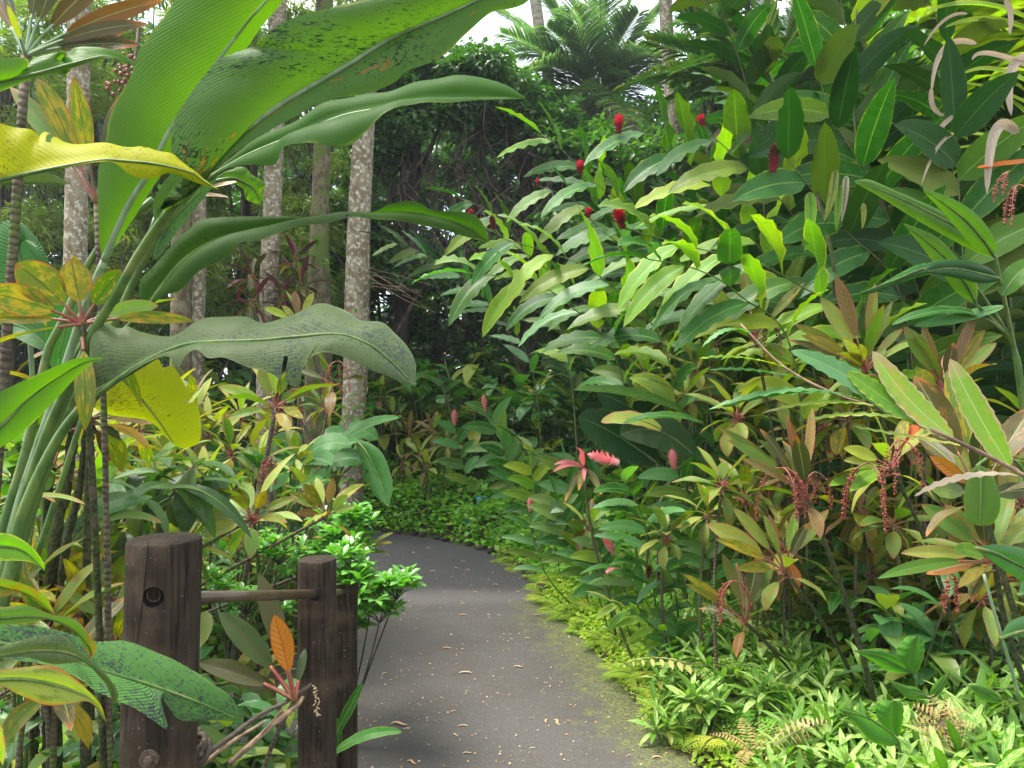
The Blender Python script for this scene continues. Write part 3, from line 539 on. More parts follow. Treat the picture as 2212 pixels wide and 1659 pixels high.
def tileaf(pl, B, T, W, mat, up=.14, face=.5, ab=(.8, .85), age=0., petiole=.28, pr=.0035, stem='stemr', part='foliage', wav=.06, fold=.2, wn=2, back=0):
    B, T = np.asarray(B, float), np.asarray(T, float); L = np.linalg.norm(T-B); C = (B+T)/2+UP*L*up
    sp = bez(B, C, T, 26); k = int(26*petiole)
    if petiole > 0: tube(pl.G('petiole', stem), sp[:k+2], [pr*1.5, pr], k=6)
    cm = nrmz(EYE-(B+T)/2); hint = nrmz(UP*(1-face)+cm*face)*(-1 if back else 1)
    s_ = sp[k:]; leaf(pl.G(part, mat), s_, W, hint=hint, ab=ab, fold=fold, wav=wav, wn=wn, m=7, age=age, roll=random.uniform(-.15, .15))

def rosette(pl, c, L, n, W, mats, lo=-.1, hi=1.35, droop=1.0, ab=(.9, .95), az0=None, petiole=.22, stem='stemr', axis=None, part='foliage', span=2*pi, nseg=12, pr=.003, ages=.15):
    az0 = random.uniform(0, 6.28) if az0 is None else az0
    for i in range(n):
        f = i/max(n-1, 1); el = hi+(lo-hi)*f+random.uniform(-.12, .12); az = az0+(i*2.4 if span > 6 else random.uniform(-span/2, span/2))
        LL = L*(.72+.35*sin(pi*min(f+.25, 1)))*random.uniform(.88, 1.1)
        sp = arc(np.asarray(c)-UP*.05*L*f*2, az, el, LL, droop*(.5+.7*f), nseg+5); k = max(int((nseg+5)*petiole), 1)
        mat = random.choice(mats) if isinstance(mats, (list, tuple)) else mats
        if petiole > .05: tube(pl.G('petiole', stem), sp[:k+1], [pr*1.5, pr], k=5, cap=False)
        hz = np.array([-sin(az), -cos(az), 0]); hint = UP*cos(el)+hz*sin(el)
        leaf(pl.G(part, mat), sp[k:], W*random.uniform(.85, 1.12), hint=hint, ab=ab, fold=.22, wav=.07, wn=2, m=5, age=random.random()**3*(ages*6 if f > .7 else ages), roll=random.uniform(-.35, .35))

def stemtube(pl, base, top, r, mat='canet', lean=.13, k=8, part='stem', nn=16):
    mid = (base+top)/2+np.array([random.uniform(-lean, lean), random.uniform(-lean, lean), 0]); tube(pl.G(part, mat), bez(base-UP*.05, mid, top, nn), [r*1.25, r], k=k, bump=.04)

def ti(X, Y, D, L, n, mats, label, tips=(), W=None, group='ti plants with strap leaves', stem='canet', r=.007, off=(0, 0), bery=None, lo=-.3, hi=1.35, droop=1.0, name='ti_plant', petst='stemr', face=.55, wscale=.86, cat='ti plant', stemtop=None):
    c = P(X, Y, D); b = ground_below(c, *off); pl = Plant(name, label, cat, b, group)
    stemtube(pl, b, c, r, stem); W = W or L*.11
    for t in tips:
        tx, ty, dd, wp = t[:4]; mt = t[4] if len(t) > 4 else (random.choice(mats) if isinstance(mats, (list, tuple)) else mats)
        tileaf(pl, c, P(tx, ty, D+dd), wp/FP*D*wscale, mt, face=face if len(t) < 6 else t[5], stem=petst, age=random.random()**4*.6, up=.1, pr=.0035*L/.35)
    if n: rosette(pl, c, L, n, W, mats, lo=lo, hi=hi, droop=droop, stem=petst)
    if bery:
        for (bx, by, bd, bl, bn) in bery: berries(pl, P(bx, by, bd), bl, bn)
    return pl.done()

def coneflower(pl, p, d, L, R, mat, mat2=None, n=46):
    d = nrmz(np.asarray(d, float)); s_ = nrmz(np.cross(d, [.3, .1, 1])); t_ = np.cross(s_, d); g = pl.G('flower', mat); g2 = pl.G('bract', mat2) if mat2 else g
    tube(g2, np.array([p, p+d*L*.9]), [R*.5, R*.2], k=8)
    for i in range(n):
        f = i/n; a = i*2.4; rr = R*(.25+.75*sin(pi*min(.12+f*.92, 1))); q = p+d*L*f*.92; o_ = s_*cos(a)+t_*sin(a)
        dd = nrmz(o_*(1.25-.6*f)+d*(.55+.9*f)); leaf(g2 if f < .28 else g, gspine(q, dd, rr*1.55, -.5, 5), rr*.5, hint=nrmz(d-o_*.6), ab=(.6, .45), fold=.5, m=3)

def cane(pl, pts, nl, L, W, mat, lift=.25, droop=.8, start=.35, ang=.95, side=None, r=.007, stem='stemd', terminal=True, wav=.17, face=.35, ab=(.5, .8), age=.05, n=11, m=7, wn=5, part='foliage', jit=.15):
    sp = cr(pts, 40); tube(pl.G('stem', stem), sp, [r, r*.35], k=7); T = nrmz(np.gradient(sp, axis=0)); sg = 1
    for i in range(nl):
        f = start+(1-start)*(i+.5)/nl; k = min(int(f*39), 39); t = T[k]; s_ = np.cross(t, UP)
        if side is not None: s_ = np.asarray(side, float)-t*np.dot(side, t)
        elif np.linalg.norm(s_) < .35: s_ = np.array([1., .2, 0])
        s_ = nrmz(s_); a = ang*(1.12-.45*f)+random.uniform(-jit, jit); u_ = nrmz(np.cross(s_, t)); u_ = u_ if u_[2] > 0 or side is not None else -u_
        d = t*cos(a)+s_*sg*sin(a)+u_*(lift+random.uniform(-jit, jit))
        LL = L*(.7+.3*sin(pi*(.15+.75*(i+.5)/nl)))*random.uniform(.88, 1.08)
        q = gspine(sp[k], d, LL, droop*random.uniform(.7, 1.3), n)
        mt = random.choice(mat) if isinstance(mat, (list, tuple)) else mat
        leaf(pl.G(part, mt), q, W*random.uniform(.88, 1.1), hint=nrmz(nrmz(u_*(1 if u_[2] > -.2 or face < .6 else 0)+UP*.5)+nrmz(EYE-sp[k])*face), ab=ab, fold=.2, wav=wav, wn=wn, m=m, age=random.random()**4*age*8, roll=random.uniform(-.3, .3)); sg = -sg
    if terminal:
        mt = random.choice(mat) if isinstance(mat, (list, tuple)) else mat
        leaf(pl.G(part, mt), gspine(sp[-1], T[-1]+UP*.1, L*.8, droop*.7, n), W*.75, hint=UP, ab=ab, fold=.35, wav=wav, m=m)
    return sp, T

def ginger(pts, nl, L, W, mat, label, flower=None, off=(.1, .1), group='gingers on the right bank', name='ginger_plant', cat='ginger plant', **kw):
    w = [P(*p) for p in pts]; b = ground_below(w[0], *off); pl = Plant(name, label, cat, b, group)
    full = [b-UP*.05]+w; st = np.linalg.norm(w[0]-b)/sum(np.linalg.norm(full[i+1]-full[i]) for i in range(len(full)-1))
    kw.setdefault('start', st*.9); sp, T = cane(pl, full, nl, L, W, mat, terminal=flower is None, **kw)
    if flower:
        X, Y, h, wd, m1, m2, dx, dz = flower; D = w[-1][1]; p = P(X, Y, D); tube(pl.G('stem', kw.get('stem', 'stemd')), bez(sp[-1], (sp[-1]+p)/2+UP*.01, p, 8), [.004, .004], k=6)
        coneflower(pl, p, (dx, -.15, dz), h/FP*D, wd/FP*D/2, m1, m2)
    return pl.done()

def hleaf(pl, mat, A, Mi, B, D, dA=0., dB=0., bulge=.12, rip=.0, n=56, h=6, slits=(), r=.006, midrib='stem', midlab=None, ex=None, lab=None, r2=.0015):
    """a big leaf from two margins and the midrib, each with its own depth"""
    d0, d1 = D; fl = lambda pts, dd: cr([P(p[0], p[1], (d0+(d1-d0)*i/(len(pts)-1))+dd*sin(pi*min(max(i/(len(pts)-1), .0), 1.))+(p[2] if len(p) > 2 else 0)) for i, p in enumerate(pts)], n)
    a, c, b = fl(A, dA), fl(Mi, 0), fl(B, dB); rows = []; us = []
    T = nrmz(np.gradient(c, axis=0)); vv = np.linspace(0, 1, n)
    for side, e in ((-1, a), (1, b)):
        N = nrmz(np.cross(T, e-c+1e-6)); w = np.linalg.norm(e-c, axis=1)
        N = N*np.where((N*(EYE-c)).sum(1, keepdims=True) > 0, 1, -1)
        for k in (range(h, 0, -1) if side < 0 else range(1, h+1)):
            f = k/h; off = bulge*w*(f*(1-f)*4)+rip*w*f**2*np.sin(vv*34+side*1.3+2*np.sin(vv*9)); rows.append(c+(e-c)*f+N*off[:, None]); us.append(side*f)
        if side < 0: rows.append(c.copy()); us.append(0.)
    V = np.stack(rows, 1); m = len(us); F = gridf(n, m).reshape(n-1, m-1, 4); keep = np.ones((n-1, m-1), bool)
    for sd, v, dep in slits:
        i = int(v*(n-1)); j0 = int(h*(1-dep)+.5)
        if sd > 0: keep[i, h+j0:] = False
        else: keep[i, :h-j0] = False
    A_ = np.empty((n, m, 4)); A_[..., 0] = np.array(us)*.5+.5; A_[..., 1] = vv[:, None]; A_[..., 2] = random.random(); A_[..., 3] = 0
    g = G(); g.add(V.reshape(-1, 3), F[keep], A_.reshape(-1, 4)); o = g.build('leaf', M[mat], pl.e, origin=pl.b)
    if lab: o['label'] = lab
    g = G(); tube(g, c[:-2]-nrmz(c[:-2]-EYE)*.002, [r, r2], k=7); g.build('midrib', M[midrib], o, origin=pl.b)
    return o
def petiole(pl, pts, r, mat='stem', k=10, n=30, name='leaf_stalk'):
    g = G(); tube(g, [P(*p) for p in pts], r, k=k, n=n); return g.build(name, M[mat], pl.e, origin=pl.b)
def sleaf(pl, mat, b, c, t, W, D, face=.5, ab=(.55, .55), fold=.15, wav=.04, n=24, wn=4, stalk=None, st='stem', roll=0, hint=None, part=None, mid='stem', curl=0):
    """simple single leaf from base, control and tip points (X, Y, D or offset)"""
    q = [P(p[0], p[1], D+(p[2] if len(p) > 2 else 0)) for p in (b, c, t)]; sp = bez(*q, n)
    cm = nrmz(EYE-q[1]); g = G(); leaf(g, sp, W/FP*D, hint=nrmz(UP*(1-face)+cm*face) if hint is None else hint, ab=ab, fold=fold, wav=wav, wn=wn, m=9, roll=roll, curl=curl)
    o = g.build('leaf', M[mat], pl.e, origin=pl.b); g = G(); tube(g, sp[:-3]-UP*.0015, [.0035*D/2, .0008], k=6); g.build('midrib', M[mid], o, origin=pl.b)
    if stalk: petiole(pl, [(x, y, D+(d if d else 0)) for x, y, d in stalk], [.006*D/2.5, .004*D/2.5], st)
    return o

# ------------------------------------------------------------------ the great heliconia at the left
pl = Plant('heliconia_plant', 'huge heliconia with paddle leaves filling the upper left foreground', 'heliconia', (-1.25, 1.75, GZ(-1.25, 1.75)))
base = (-90, 1430)
hleaf(pl, 'hel', [(222, 563), (214, 520), (213, 470), (212, 369), (229, 307), (235, 259), (259, 205), (283, 164), (297, 116), (328, 68), (362, 27), (400, -40), (470, -120)],
      [(225, 563), (250, 500), (283, 433), (317, 379), (372, 273), (447, 164), (532, 51), (577, 0), (650, -90)],
      [(232, 556), (290, 470), (330, 405), (385, 330), (450, 230), (510, 140), (562, 62), (612, 0), (655, -85)], (1.72, 1.62), dA=-.03, dB=.06, bulge=.12, lab='upright bright green leaf, tallest of the heliconia', r=.008, midrib='stemp')
petiole(pl, [(-70, 1500, 1.75), (5, 1230, 1.78), (51, 1061, 1.78), (113, 876, 1.77), (147, 774, 1.76), (184, 661, 1.74), (226, 560, 1.72)], [.015, .011, .0075], 'stemp')
hleaf(pl, 'hel2', [(420, 392), (365, 440), (337, 478), (330, 440), (352, 395), (369, 372), (370, 307), (379, 253), (400, 218), (440, 164), (478, 126), (543, 102), (556, 92), (587, 65), (635, 38), (743, 10), (860, -20), (1000, -60)],
      [(423, 388), (502, 307), (590, 238), (680, 183), (743, 147), (847, 82), (919, 51), (1018, 7), (1130, -50)],
      [(436, 396), (480, 350), (553, 300), (640, 250), (713, 216), (796, 201), (854, 177), (878, 154), (949, 126), (1008, 72), (1062, 26), (1103, 19), (1140, 3), (1165, -40)], (1.5, 1.3), dA=.05, dB=-.04, bulge=.1, lab='largest leaf, speckled green underside reaching across the top', r=.0085, midrib='stemp', h=8, n=70)
petiole(pl, [(-60, 1480, 1.68), (20, 1190, 1.7), (51, 1081, 1.7), (113, 907, 1.68), (171, 788, 1.64), (212, 699, 1.62), (253, 634, 1.6), (300, 549, 1.57), (360, 462, 1.54), (424, 387, 1.5)], [.0145, .0105, .008], 'stem')
hleaf(pl, 'helM', [(448, 386), (500, 340), (553, 300), (640, 262), (700, 219), (760, 212), (800, 204), (845, 196), (915, 174), (953, 167), (1028, 164), (1093, 184), (1137, 213)],
      [(450, 386), (532, 338), (628, 297), (734, 253), (813, 236), (900, 220), (1000, 212), (1137, 213)],
      [(455, 392), (492, 362), (545, 357), (594, 352), (611, 317), (666, 311), (743, 318), (796, 276), (850, 234), (888, 225), (997, 219), (1137, 213)], (1.85, 1.75), dA=.04, dB=-.06, bulge=.2, rip=.04, lab='long leaf with a pointed tip below the largest leaf', r=.006)
petiole(pl, [(-40, 1470, 1.8), (60, 1130, 1.84), (150, 880, 1.86), (250, 690, 1.88), (330, 520, 1.88), (410, 418, 1.87), (450, 386, 1.85)], [.014, .010, .007], 'stem')
hleaf(pl, 'helY', [(-60, 250), (0, 266), (65, 280), (92, 300), (100, 283), (164, 311), (266, 317), (358, 328), (393, 352), (434, 386), (474, 410)],
      [(-60, 408), (0, 389), (120, 363), (212, 347), (260, 347), (341, 355), (410, 372), (440, 392), (474, 410)],
      [(-60, 410), (0, 391), (120, 366), (212, 350), (248, 352), (283, 379), (328, 386), (369, 374), (430, 397), (474, 410)], (1.28, 1.4), dA=.05, bulge=.15, rip=.05, slits=((-1, .32, .5), (-1, .6, .4), (-1, .66, .35)), lab='yellowing torn leaf crossing in front of the stalks', r=.004, midrib='stem')
hleaf(pl, 'hel', [(-60, 122), (0, 126), (58, 126), (60, 150), (75, 128), (116, 116), (140, 118), (112, 150), (140, 136), (154, 113), (201, 107), (239, 109), (270, 120), (292, 140)],
      [(-60, 190), (0, 176), (80, 158), (160, 136), (230, 122), (292, 142)], [(-60, 215), (0, 198), (79, 167), (154, 147), (239, 125), (292, 144)], (1.5, 1.7), dA=.05, bulge=.2, lab='bright notched leaf entering at the far left', r=.004)
hleaf(pl, 'helG', [(-60, 395), (0, 385), (50, 373), (90, 369), (120, 380), (156, 398)], [(-60, 398), (0, 396), (60, 394), (110, 394), (156, 398)], [(-60, 402), (0, 400), (60, 399), (110, 398), (156, 398)], (1.7, 1.9), bulge=.1, r=.003)
hleaf(pl, 'held', [(306, 680), (301, 612), (328, 579), (345, 560), (380, 520), (410, 495), (437, 474), (500, 468), (580, 467), (666, 468), (710, 462), (734, 457), (803, 458), (847, 440), (898, 435), (936, 454), (1011, 459), (1045, 485), (1057, 523)],
      [(306, 685), (345, 625), (400, 560), (470, 518), (560, 495), (649, 478), (717, 468), (760, 464), (803, 464), (870, 458), (940, 468), (1010, 490), (1057, 523)],
      [(308, 682), (350, 640), (393, 627), (430, 586), (495, 549), (512, 526), (563, 519), (649, 489), (717, 479), (760, 470), (799, 472), (861, 478), (939, 492), (1008, 512), (1057, 523)], (1.75, 2.0), dA=-.02, dB=-.07, bulge=.22, rip=.03, lab='long arched dark leaf over the grey trunks', r=.006, n=80)
petiole(pl, [(-50, 1480, 1.72), (70, 1060, 1.78), (171, 800, 1.8), (240, 740, 1.8), (306, 680, 1.76)], [.014, .010, .0065], 'stem')
hleaf(pl, 'helG', [(200, 800), (195, 760), (204, 705), (222, 694), (253, 709), (280, 706), (310, 720), (382, 726), (434, 686), (495, 682), (533, 685), (574, 702), (632, 679), (683, 658), (743, 668), (782, 694), (827, 697), (854, 719), (881, 750), (898, 788), (896, 833)],
      [(200, 862), (256, 818), (300, 790), (345, 765), (400, 745), (470, 738), (560, 735), (640, 727), (734, 722), (800, 745), (850, 785), (895, 833)],
      [(205, 866), (262, 822), (290, 800), (341, 772), (369, 772), (386, 794), (400, 770), (425, 756), (450, 775), (485, 773), (533, 791), (587, 808), (612, 826), (645, 832), (655, 795), (690, 762), (734, 767), (796, 798), (837, 812), (895, 833)], (1.6, 1.5), dA=.1, dB=-.05, bulge=.12, rip=.03, slits=((1, .62, .55), (1, .72, .45)), lab='dusty grey green drooping leaf in the middle of the view', r=.006, n=90, h=8)
petiole(pl, [(-60, 1500, 1.6), (20, 1240, 1.63), (48, 1115, 1.63), (119, 958, 1.62), (191, 863, 1.6), (256, 818, 1.6), (341, 767, 1.6)], [.014, .012, .006], 'stem')
hleaf(pl, 'helY', [(265, 790), (300, 774), (341, 776), (352, 794), (375, 793), (403, 839), (427, 883), (434, 920), (430, 955), (400, 968), (379, 963)], [(259, 812), (300, 856), (341, 907), (360, 935), (379, 963)],
      [(250, 815), (225, 850), (205, 875), (218, 890), (260, 900), (321, 904), (350, 935), (379, 963)], (1.95, 2.0), dA=-.03, dB=.04, bulge=.1, slits=((-1, .55, .2),), lab='translucent yellow green leaf hanging behind the stalks', r=.004)
hleaf(pl, 'hel', [(-70, 880), (0, 846), (68, 815), (137, 784), (171, 774), (225, 772)], [(-70, 965), (0, 921), (51, 870), (102, 830), (171, 788), (225, 772)], [(-70, 990), (0, 967), (51, 931), (102, 883), (143, 838), (191, 790), (225, 772)], (1.25, 1.35), dA=-.02, dB=.02, bulge=.12, lab='bright green leaf low at the left edge', r=.004)
petiole(pl, [(-40, 1500, 1.9), (0, 1180, 1.9), (60, 960, 1.92), (103, 760, 1.93), (137, 692, 1.93), (210, 540, 1.95), (330, 430, 1.95)], [.015, .011, .008], 'stem')
petiole(pl, [(30, 1260, 1.95), (110, 900, 1.98), (190, 720, 2.0), (300, 560, 2.0), (335, 470, 2.0)], [.010, .007, .005], 'stem')
sleaf(pl, 'helS', (335, 560, .1), (330, 500, .1), (470, 380, .12), 22, 1.9, face=.9)
pl.done()
pl = Plant('heliconia_plant', 'bluish round tipped broad leaf shoot at the far left edge', 'heliconia', (-1.75, 2.2, GZ(-1.75, 2.2)))
hleaf(pl, 'helB', [(-20, 590), (-30, 540), (0, 488), (14, 476), (41, 479), (85, 522), (106, 566), (111, 590)], [(60, 660), (44, 566), (31, 500), (14, 476)][::-1] and [(60, 650), (52, 600), (40, 540), (30, 500), (28, 476)], [(75, 650), (110, 600), (104, 560), (85, 522), (50, 484), (28, 476)], (2.1, 2.1), bulge=.1)
petiole(pl, [(40, 1300, 2.2), (70, 900, 2.2), (62, 700, 2.15), (60, 650, 2.1)], [.01, .006], 'stemp')
sleaf(pl, 'helB', (155, 560), (150, 700), (120, 800), 36, 2.1, face=.8, stalk=[(60, 1200, .1), (130, 760, .1), (155, 600, 0)])
sleaf(pl, 'helB', (0, 700), (60, 690), (110, 760), 30, 2.1, face=.8)
pl.done()
# broken bright leaf tip and its small companions in the centre left
pl = Plant('heliconia_plant', 'small bright torn leaf with brown edged tips beside the banded trunk', 'heliconia', (-1.2, 2.2, GZ(-1.2, 2.2)))
hleaf(pl, 'hel', [(455, 392), (471, 376), (500, 366), (512, 360), (530, 362), (545, 378), (560, 386), (574, 400), (566, 412), (572, 430)], [(450, 395), (500, 385), (530, 395), (550, 410), (562, 438)], [(455, 400), (480, 395), (505, 396), (526, 410), (530, 428), (545, 438), (562, 440)], (2.05, 2.1), bulge=.15, rip=.1)
sleaf(pl, 'lit', (440, 405), (470, 400), (512, 392), 7, 2.05); sleaf(pl, 'lit', (400, 424), (450, 416), (494, 426), 6, 2.05)
petiole(pl, [(80, 1200, 2.15), (250, 700, 2.15), (380, 460, 2.1), (455, 395, 2.05)], [.009, .005], 'stem'); pl.done()

# ------------------------------------------------------------------ leaves low in the left foreground
pl = Plant('heliconia_plant', 'low heliconia leaf with blackened scales lying across the thick post', 'heliconia', (-1.0, 1.2, GZ(-1.0, 1.2)))
hleaf(pl, 'helS', [(-40, 1345), (0, 1349), (55, 1349), (143, 1366), (191, 1383), (232, 1385), (270, 1385), (341, 1410), (410, 1444), (478, 1489), (505, 1513), (522, 1557)],
      [(-40, 1385), (60, 1400), (130, 1417), (218, 1448), (324, 1479), (427, 1516), (522, 1557)],
      [(-40, 1420), (50, 1428), (137, 1448), (180, 1470), (205, 1492), (253, 1516), (294, 1533), (335, 1557), (362, 1572), (341, 1496), (386, 1554), (444, 1555), (522, 1559)], (1.2, 1.42), dA=.05, dB=-.03, bulge=.08, rip=.02, lab='green and black scaled leaf blade', r=.004, n=80, midrib='stem')
petiole(pl, [(-300, 1800, 1.15), (-180, 1480, 1.15), (-40, 1385, 1.2)], [.009, .006]); pl.done()
pl = Plant('ti_plant', 'ti plant at the lower left corner with long curling leaves edged in pink', 'ti plant', (-1.02, 1.1, GZ(-1.02, 1.1)), 'ti plants with strap leaves')
hleaf(pl, 'tig', [(-50, 1300), (0, 1311), (58, 1308), (113, 1328), (164, 1339), (201, 1383), (208, 1397), (200, 1421)], [(-50, 1330), (0, 1335), (60, 1330), (120, 1340), (165, 1365), (190, 1395), (198, 1422)], [(-50, 1345), (0, 1349), (60, 1346), (118, 1336), (155, 1352), (183, 1400), (197, 1423)], (1.1, 1.2), bulge=.2, lab='leaf curling over at its brown tip', midrib='stem', r=.003)
hleaf(pl, 'helG', [(-50, 1400), (0, 1397), (68, 1376), (130, 1373), (160, 1393), (198, 1427), (239, 1468), (256, 1502), (246, 1520)], [(-50, 1425), (0, 1415), (80, 1404), (150, 1410), (200, 1440), (240, 1480), (245, 1520)], [(-50, 1432), (0, 1424), (51, 1419), (116, 1434), (181, 1431), (205, 1451), (232, 1485), (243, 1521)], (1.05, 1.15), bulge=.25, rip=.05, lab='grey green leaf with a twisted brown tip', midrib='stem', r=.003)
hleaf(pl, 'tiy', [(-50, 1460), (0, 1448), (51, 1441), (116, 1438), (160, 1465), (191, 1492), (218, 1523), (230, 1562)], [(-50, 1475), (0, 1468), (60, 1468), (120, 1480), (165, 1495), (200, 1515), (230, 1562)], [(-50, 1490), (0, 1482), (44, 1502), (102, 1523), (160, 1519), (191, 1516), (222, 1540), (230, 1563)], (1.0, 1.08), bulge=.15, lab='yellow green leaf with pink margins', midrib='stem', r=.003)
hleaf(pl, 'giny', [(-50, 1150), (0, 1151), (34, 1158), (68, 1181), (92, 1212), (97, 1234)], [(-50, 1180), (0, 1180), (50, 1190), (97, 1234)], [(-50, 1212), (0, 1211), (51, 1212), (75, 1218), (97, 1234)], (1.15, 1.2), bulge=.15, r=.003)
hleaf(pl, 'tip', [(-40, 1560), (0, 1566), (8, 1588), (12, 1620), (5, 1659)], [(-40, 1590), (-15, 1610), (-5, 1640), (5, 1659)], [(-50, 1600), (-40, 1640), (-10, 1670), (5, 1660)], (.95, .98), r=.002)
hleaf(pl, 'tig', [(-50, 1245), (0, 1248), (60, 1265), (100, 1290), (118, 1325)], [(-50, 1262), (0, 1268), (60, 1285), (118, 1327)], [(-50, 1285), (0, 1290), (50, 1282), (90, 1310), (118, 1328)], (1.2, 1.35), bulge=.15, r=.003)
petiole(pl, [(-260, 1800, 1.05), (-200, 1520, 1.05), (-50, 1440, 1.05)], [.01, .006], 'canet', name='stem')
pl.done()

# mossy thin stems beside the heliconia stalks
for (pts, rr, lb) in (([(105, 1400, 2.35), (118, 1180, 2.35), (150, 1000, 2.4), (165, 860, 2.4), (180, 740, 2.45)], .014, 'thick mossy dark stem right beside the heliconia stalks'),
                      ([(75, 1400, 2.5), (95, 1150, 2.5), (115, 1010, 2.5)], .011, 'short mossy stem, leftmost behind the heliconia stalks'),
                      ([(125, 1420, 2.3), (140, 1200, 2.3), (172, 1050, 2.3), (190, 900, 2.3)], .011, 'rightmost of the mossy stems beside the heliconia stalks')):
    c = P(*pts[0]); b = ground_below(c); pl = Plant('ti_plant', lb, 'ti plant', b, 'mossy stems behind the heliconia stalks')
    w = [b]+[P(*p) for p in pts]; tube(pl.G('stem', 'moss'), w, [rr*1.4, rr], k=10, n=60, bump=.14); top = w[-1]
    rosette(pl, top, .32, 9, .035, ['ti', 'tid', 'tig'], lo=-.2, hi=1.2); pl.done()

# ------------------------------------------------------------------ ti plants, left
ti(56, 122, 1.75, .3, 0, 'tid', 'dark red ti seen from below with orange tipped leaves in the top left corner', tips=[(322, 52, -.1, 17), (352, 2, -.05, 22), (302, 98, -.05, 20), (240, -60, 0, 26), (150, -110, 0, 24), (95, -120, .05, 18), (-40, -40, .05, 14), (-20, -90, .05, 14), (270, 72, 0, 20), (15, 10, -.1, 8, 'tip')], off=(-.25, .1), face=.85, r=.01, petst='stemp')
ti(208, 442, 1.95, .3, 0, 'ti', 'ti shoot with upright orange green leaves below the yellow torn leaf', tips=[(22, 188, .05, 17, 'tig'), (80, 168, 0, 19), (158, 166, -.05, 15), (262, 205, .1, 14, 'tid'), (110, 250, .1, 12, 'tid')], off=(.0, .05), face=.9, wscale=1.35)
ti(178, 700, 1.62, .28, 3, ['ti'], 'ti rosette with broad yellow green and orange leaves between the pale stalks', tips=[(33, 569, -.05, 34), (-40, 630, -.08, 27), (154, 558, 0, 26), (262, 582, -.02, 19), (-30, 690, -.05, 12), (342, 660, .1, 16, 'tip'), (420, 694, .1, 12)], off=(.02, .05), face=.9, lo=-.6, hi=-.1, W=.02, wscale=1.25, stem='moss')
ti(195, 905, 2.3, .3, 0, 'tid', 'small ti with three dark leaves pointing right across the yellow hanging leaf', tips=[(312, 890, 0, 9), (330, 916, .05, 10), (262, 952, 0, 12, 'helG'), (235, 1000, .1, 12), (120, 880, .1, 10)], r=.011, face=.6, stem='moss')

M['tiO'] = leafmat('ti_orange', (.4, .065, .01), (.42, .1, .015), edge=(.4, .05, .01), ew=.9, mid=(.3, .05, .02), vn=10, vs=.2, trans=.3, rough=.4)
ti(637, 1512, 2.12, .5, 0, ['tiq'], 'ti seedling with red stalks and one orange leaf between the two front posts', tips=[(472, 1322, .05, 22), (592, 1328, -.02, 20, 'tiO'), (424, 1432, .0, 18), (505, 1462, .05, 14), (560, 1240, .1, 20), (660, 1400, .1, 8)], face=.85, r=.006, off=(-.05, 0), wscale=1.2)
ti(596, 880, 4.0, .34, 7, ['tig', 'tip'], 'tall ti with two upright brown leaves and strings of red berries below the grey leaf', tips=[(560, 795, 0, 17, 'tig'), (621, 800, -.05, 13, 'ti'), (640, 850, .1, 16), (470, 835, -.1, 15, 'tip'), (680, 835, 0, 12), (655, 905, -.2, 12, 'ti'), (490, 905, -.1, 12)], bery=[(590, 985, 3.9, .22, 4), (640, 840, 4.1, .3, 4)], r=.012, face=.8)
ti(545, 1120, 3.1, .28, 9, ['tip', 'tig'], 'low spreading ti with pink and pale green leaves behind the thick post', tips=[(510, 1055, 0, 17, 'ti'), (575, 1060, 0, 15, 'ti'), (430, 1115, -.1, 16), (450, 1160, -.1, 15), (640, 1075, 0, 13), (620, 1130, -.2, 13), (470, 1080, .1, 15)], face=.8)

M['tiPk'] = leafmat('ti_red_pink', (.15, .085, .035), (.2, .11, .05), edge=(.42, .1, .09), ew=.88, blot=(.12, .14, .03), bt=(.5, .62), bsc=5, vn=10, vs=.25, trans=.3, rough=.4)
ti(705, 1115, 3.3, .26, 5, ['ti', 'tip'], 'ti with one upright pink leaf behind the bright green shrub', tips=[(655, 1045, 0, 15, 'ti'), (720, 1032, 0, 12, 'tiPk'), (683, 1030, .1, 11, 'tip'), (752, 1070, -.05, 12, 'tip'), (768, 1095, -.1, 10, 'tig'), (625, 1065, 0, 13), (640, 1110, -.1, 11, 'tid')], face=.85)
ti(645, 700, 5.4, .3, 2, ['tip', 'tiPk'], 'orange pink ti leaves poking up behind the grey drooping leaf', tips=[(636, 628, 0, 11, 'tiPk'), (678, 632, 0, 10, 'tiy'), (570, 665, 0, 10, 'giny'), (610, 660, 0, 8, 'tiy')], face=.85)
ti(720, 830, 4.6, .3, 3, ['tid', 'tig'], 'ti with brown berry strings hanging beside the rough trunk', tips=[(690, 770, 0, 10), (640, 800, 0, 10)], bery=[(730, 780, 4.6, .26, 4)])
ti(775, 1195, 3.7, .22, 4, ['tig', 'ti'], 'small ti with orange green leaves pointing at the path beside the bright shrub', tips=[(848, 1172, -.1, 8), (835, 1195, -.1, 7), (800, 1160, 0, 8), (850, 1150, 0, 6)], face=.5)
for i, (X, Y, D) in enumerate(((545, 600, 8.2), (640, 565, 8.6), (610, 640, 8.4), (545, 655, 8.0), (650, 620, 8.3))):
    ti(X, Y, D, .36, 13, ['tipu', 'tipu', 'tid'] if i != 1 else ['tiPk', 'tipu'], ['uppermost left dark purple ti beside the banded trunk', 'reddish ti to the right of the banded trunk', 'purple ti low behind the banded trunk', 'lowest purple ti left of the banded trunk', 'purple ti between the banded and the mossy trunk'][i], r=.01, W=.035, lo=-.5)
YEL = [(300, 925, 3.9), (350, 885, 4.3), (420, 905, 4.5), (250, 960, 3.5), (385, 945, 4.1), (205, 1000, 3.2)]
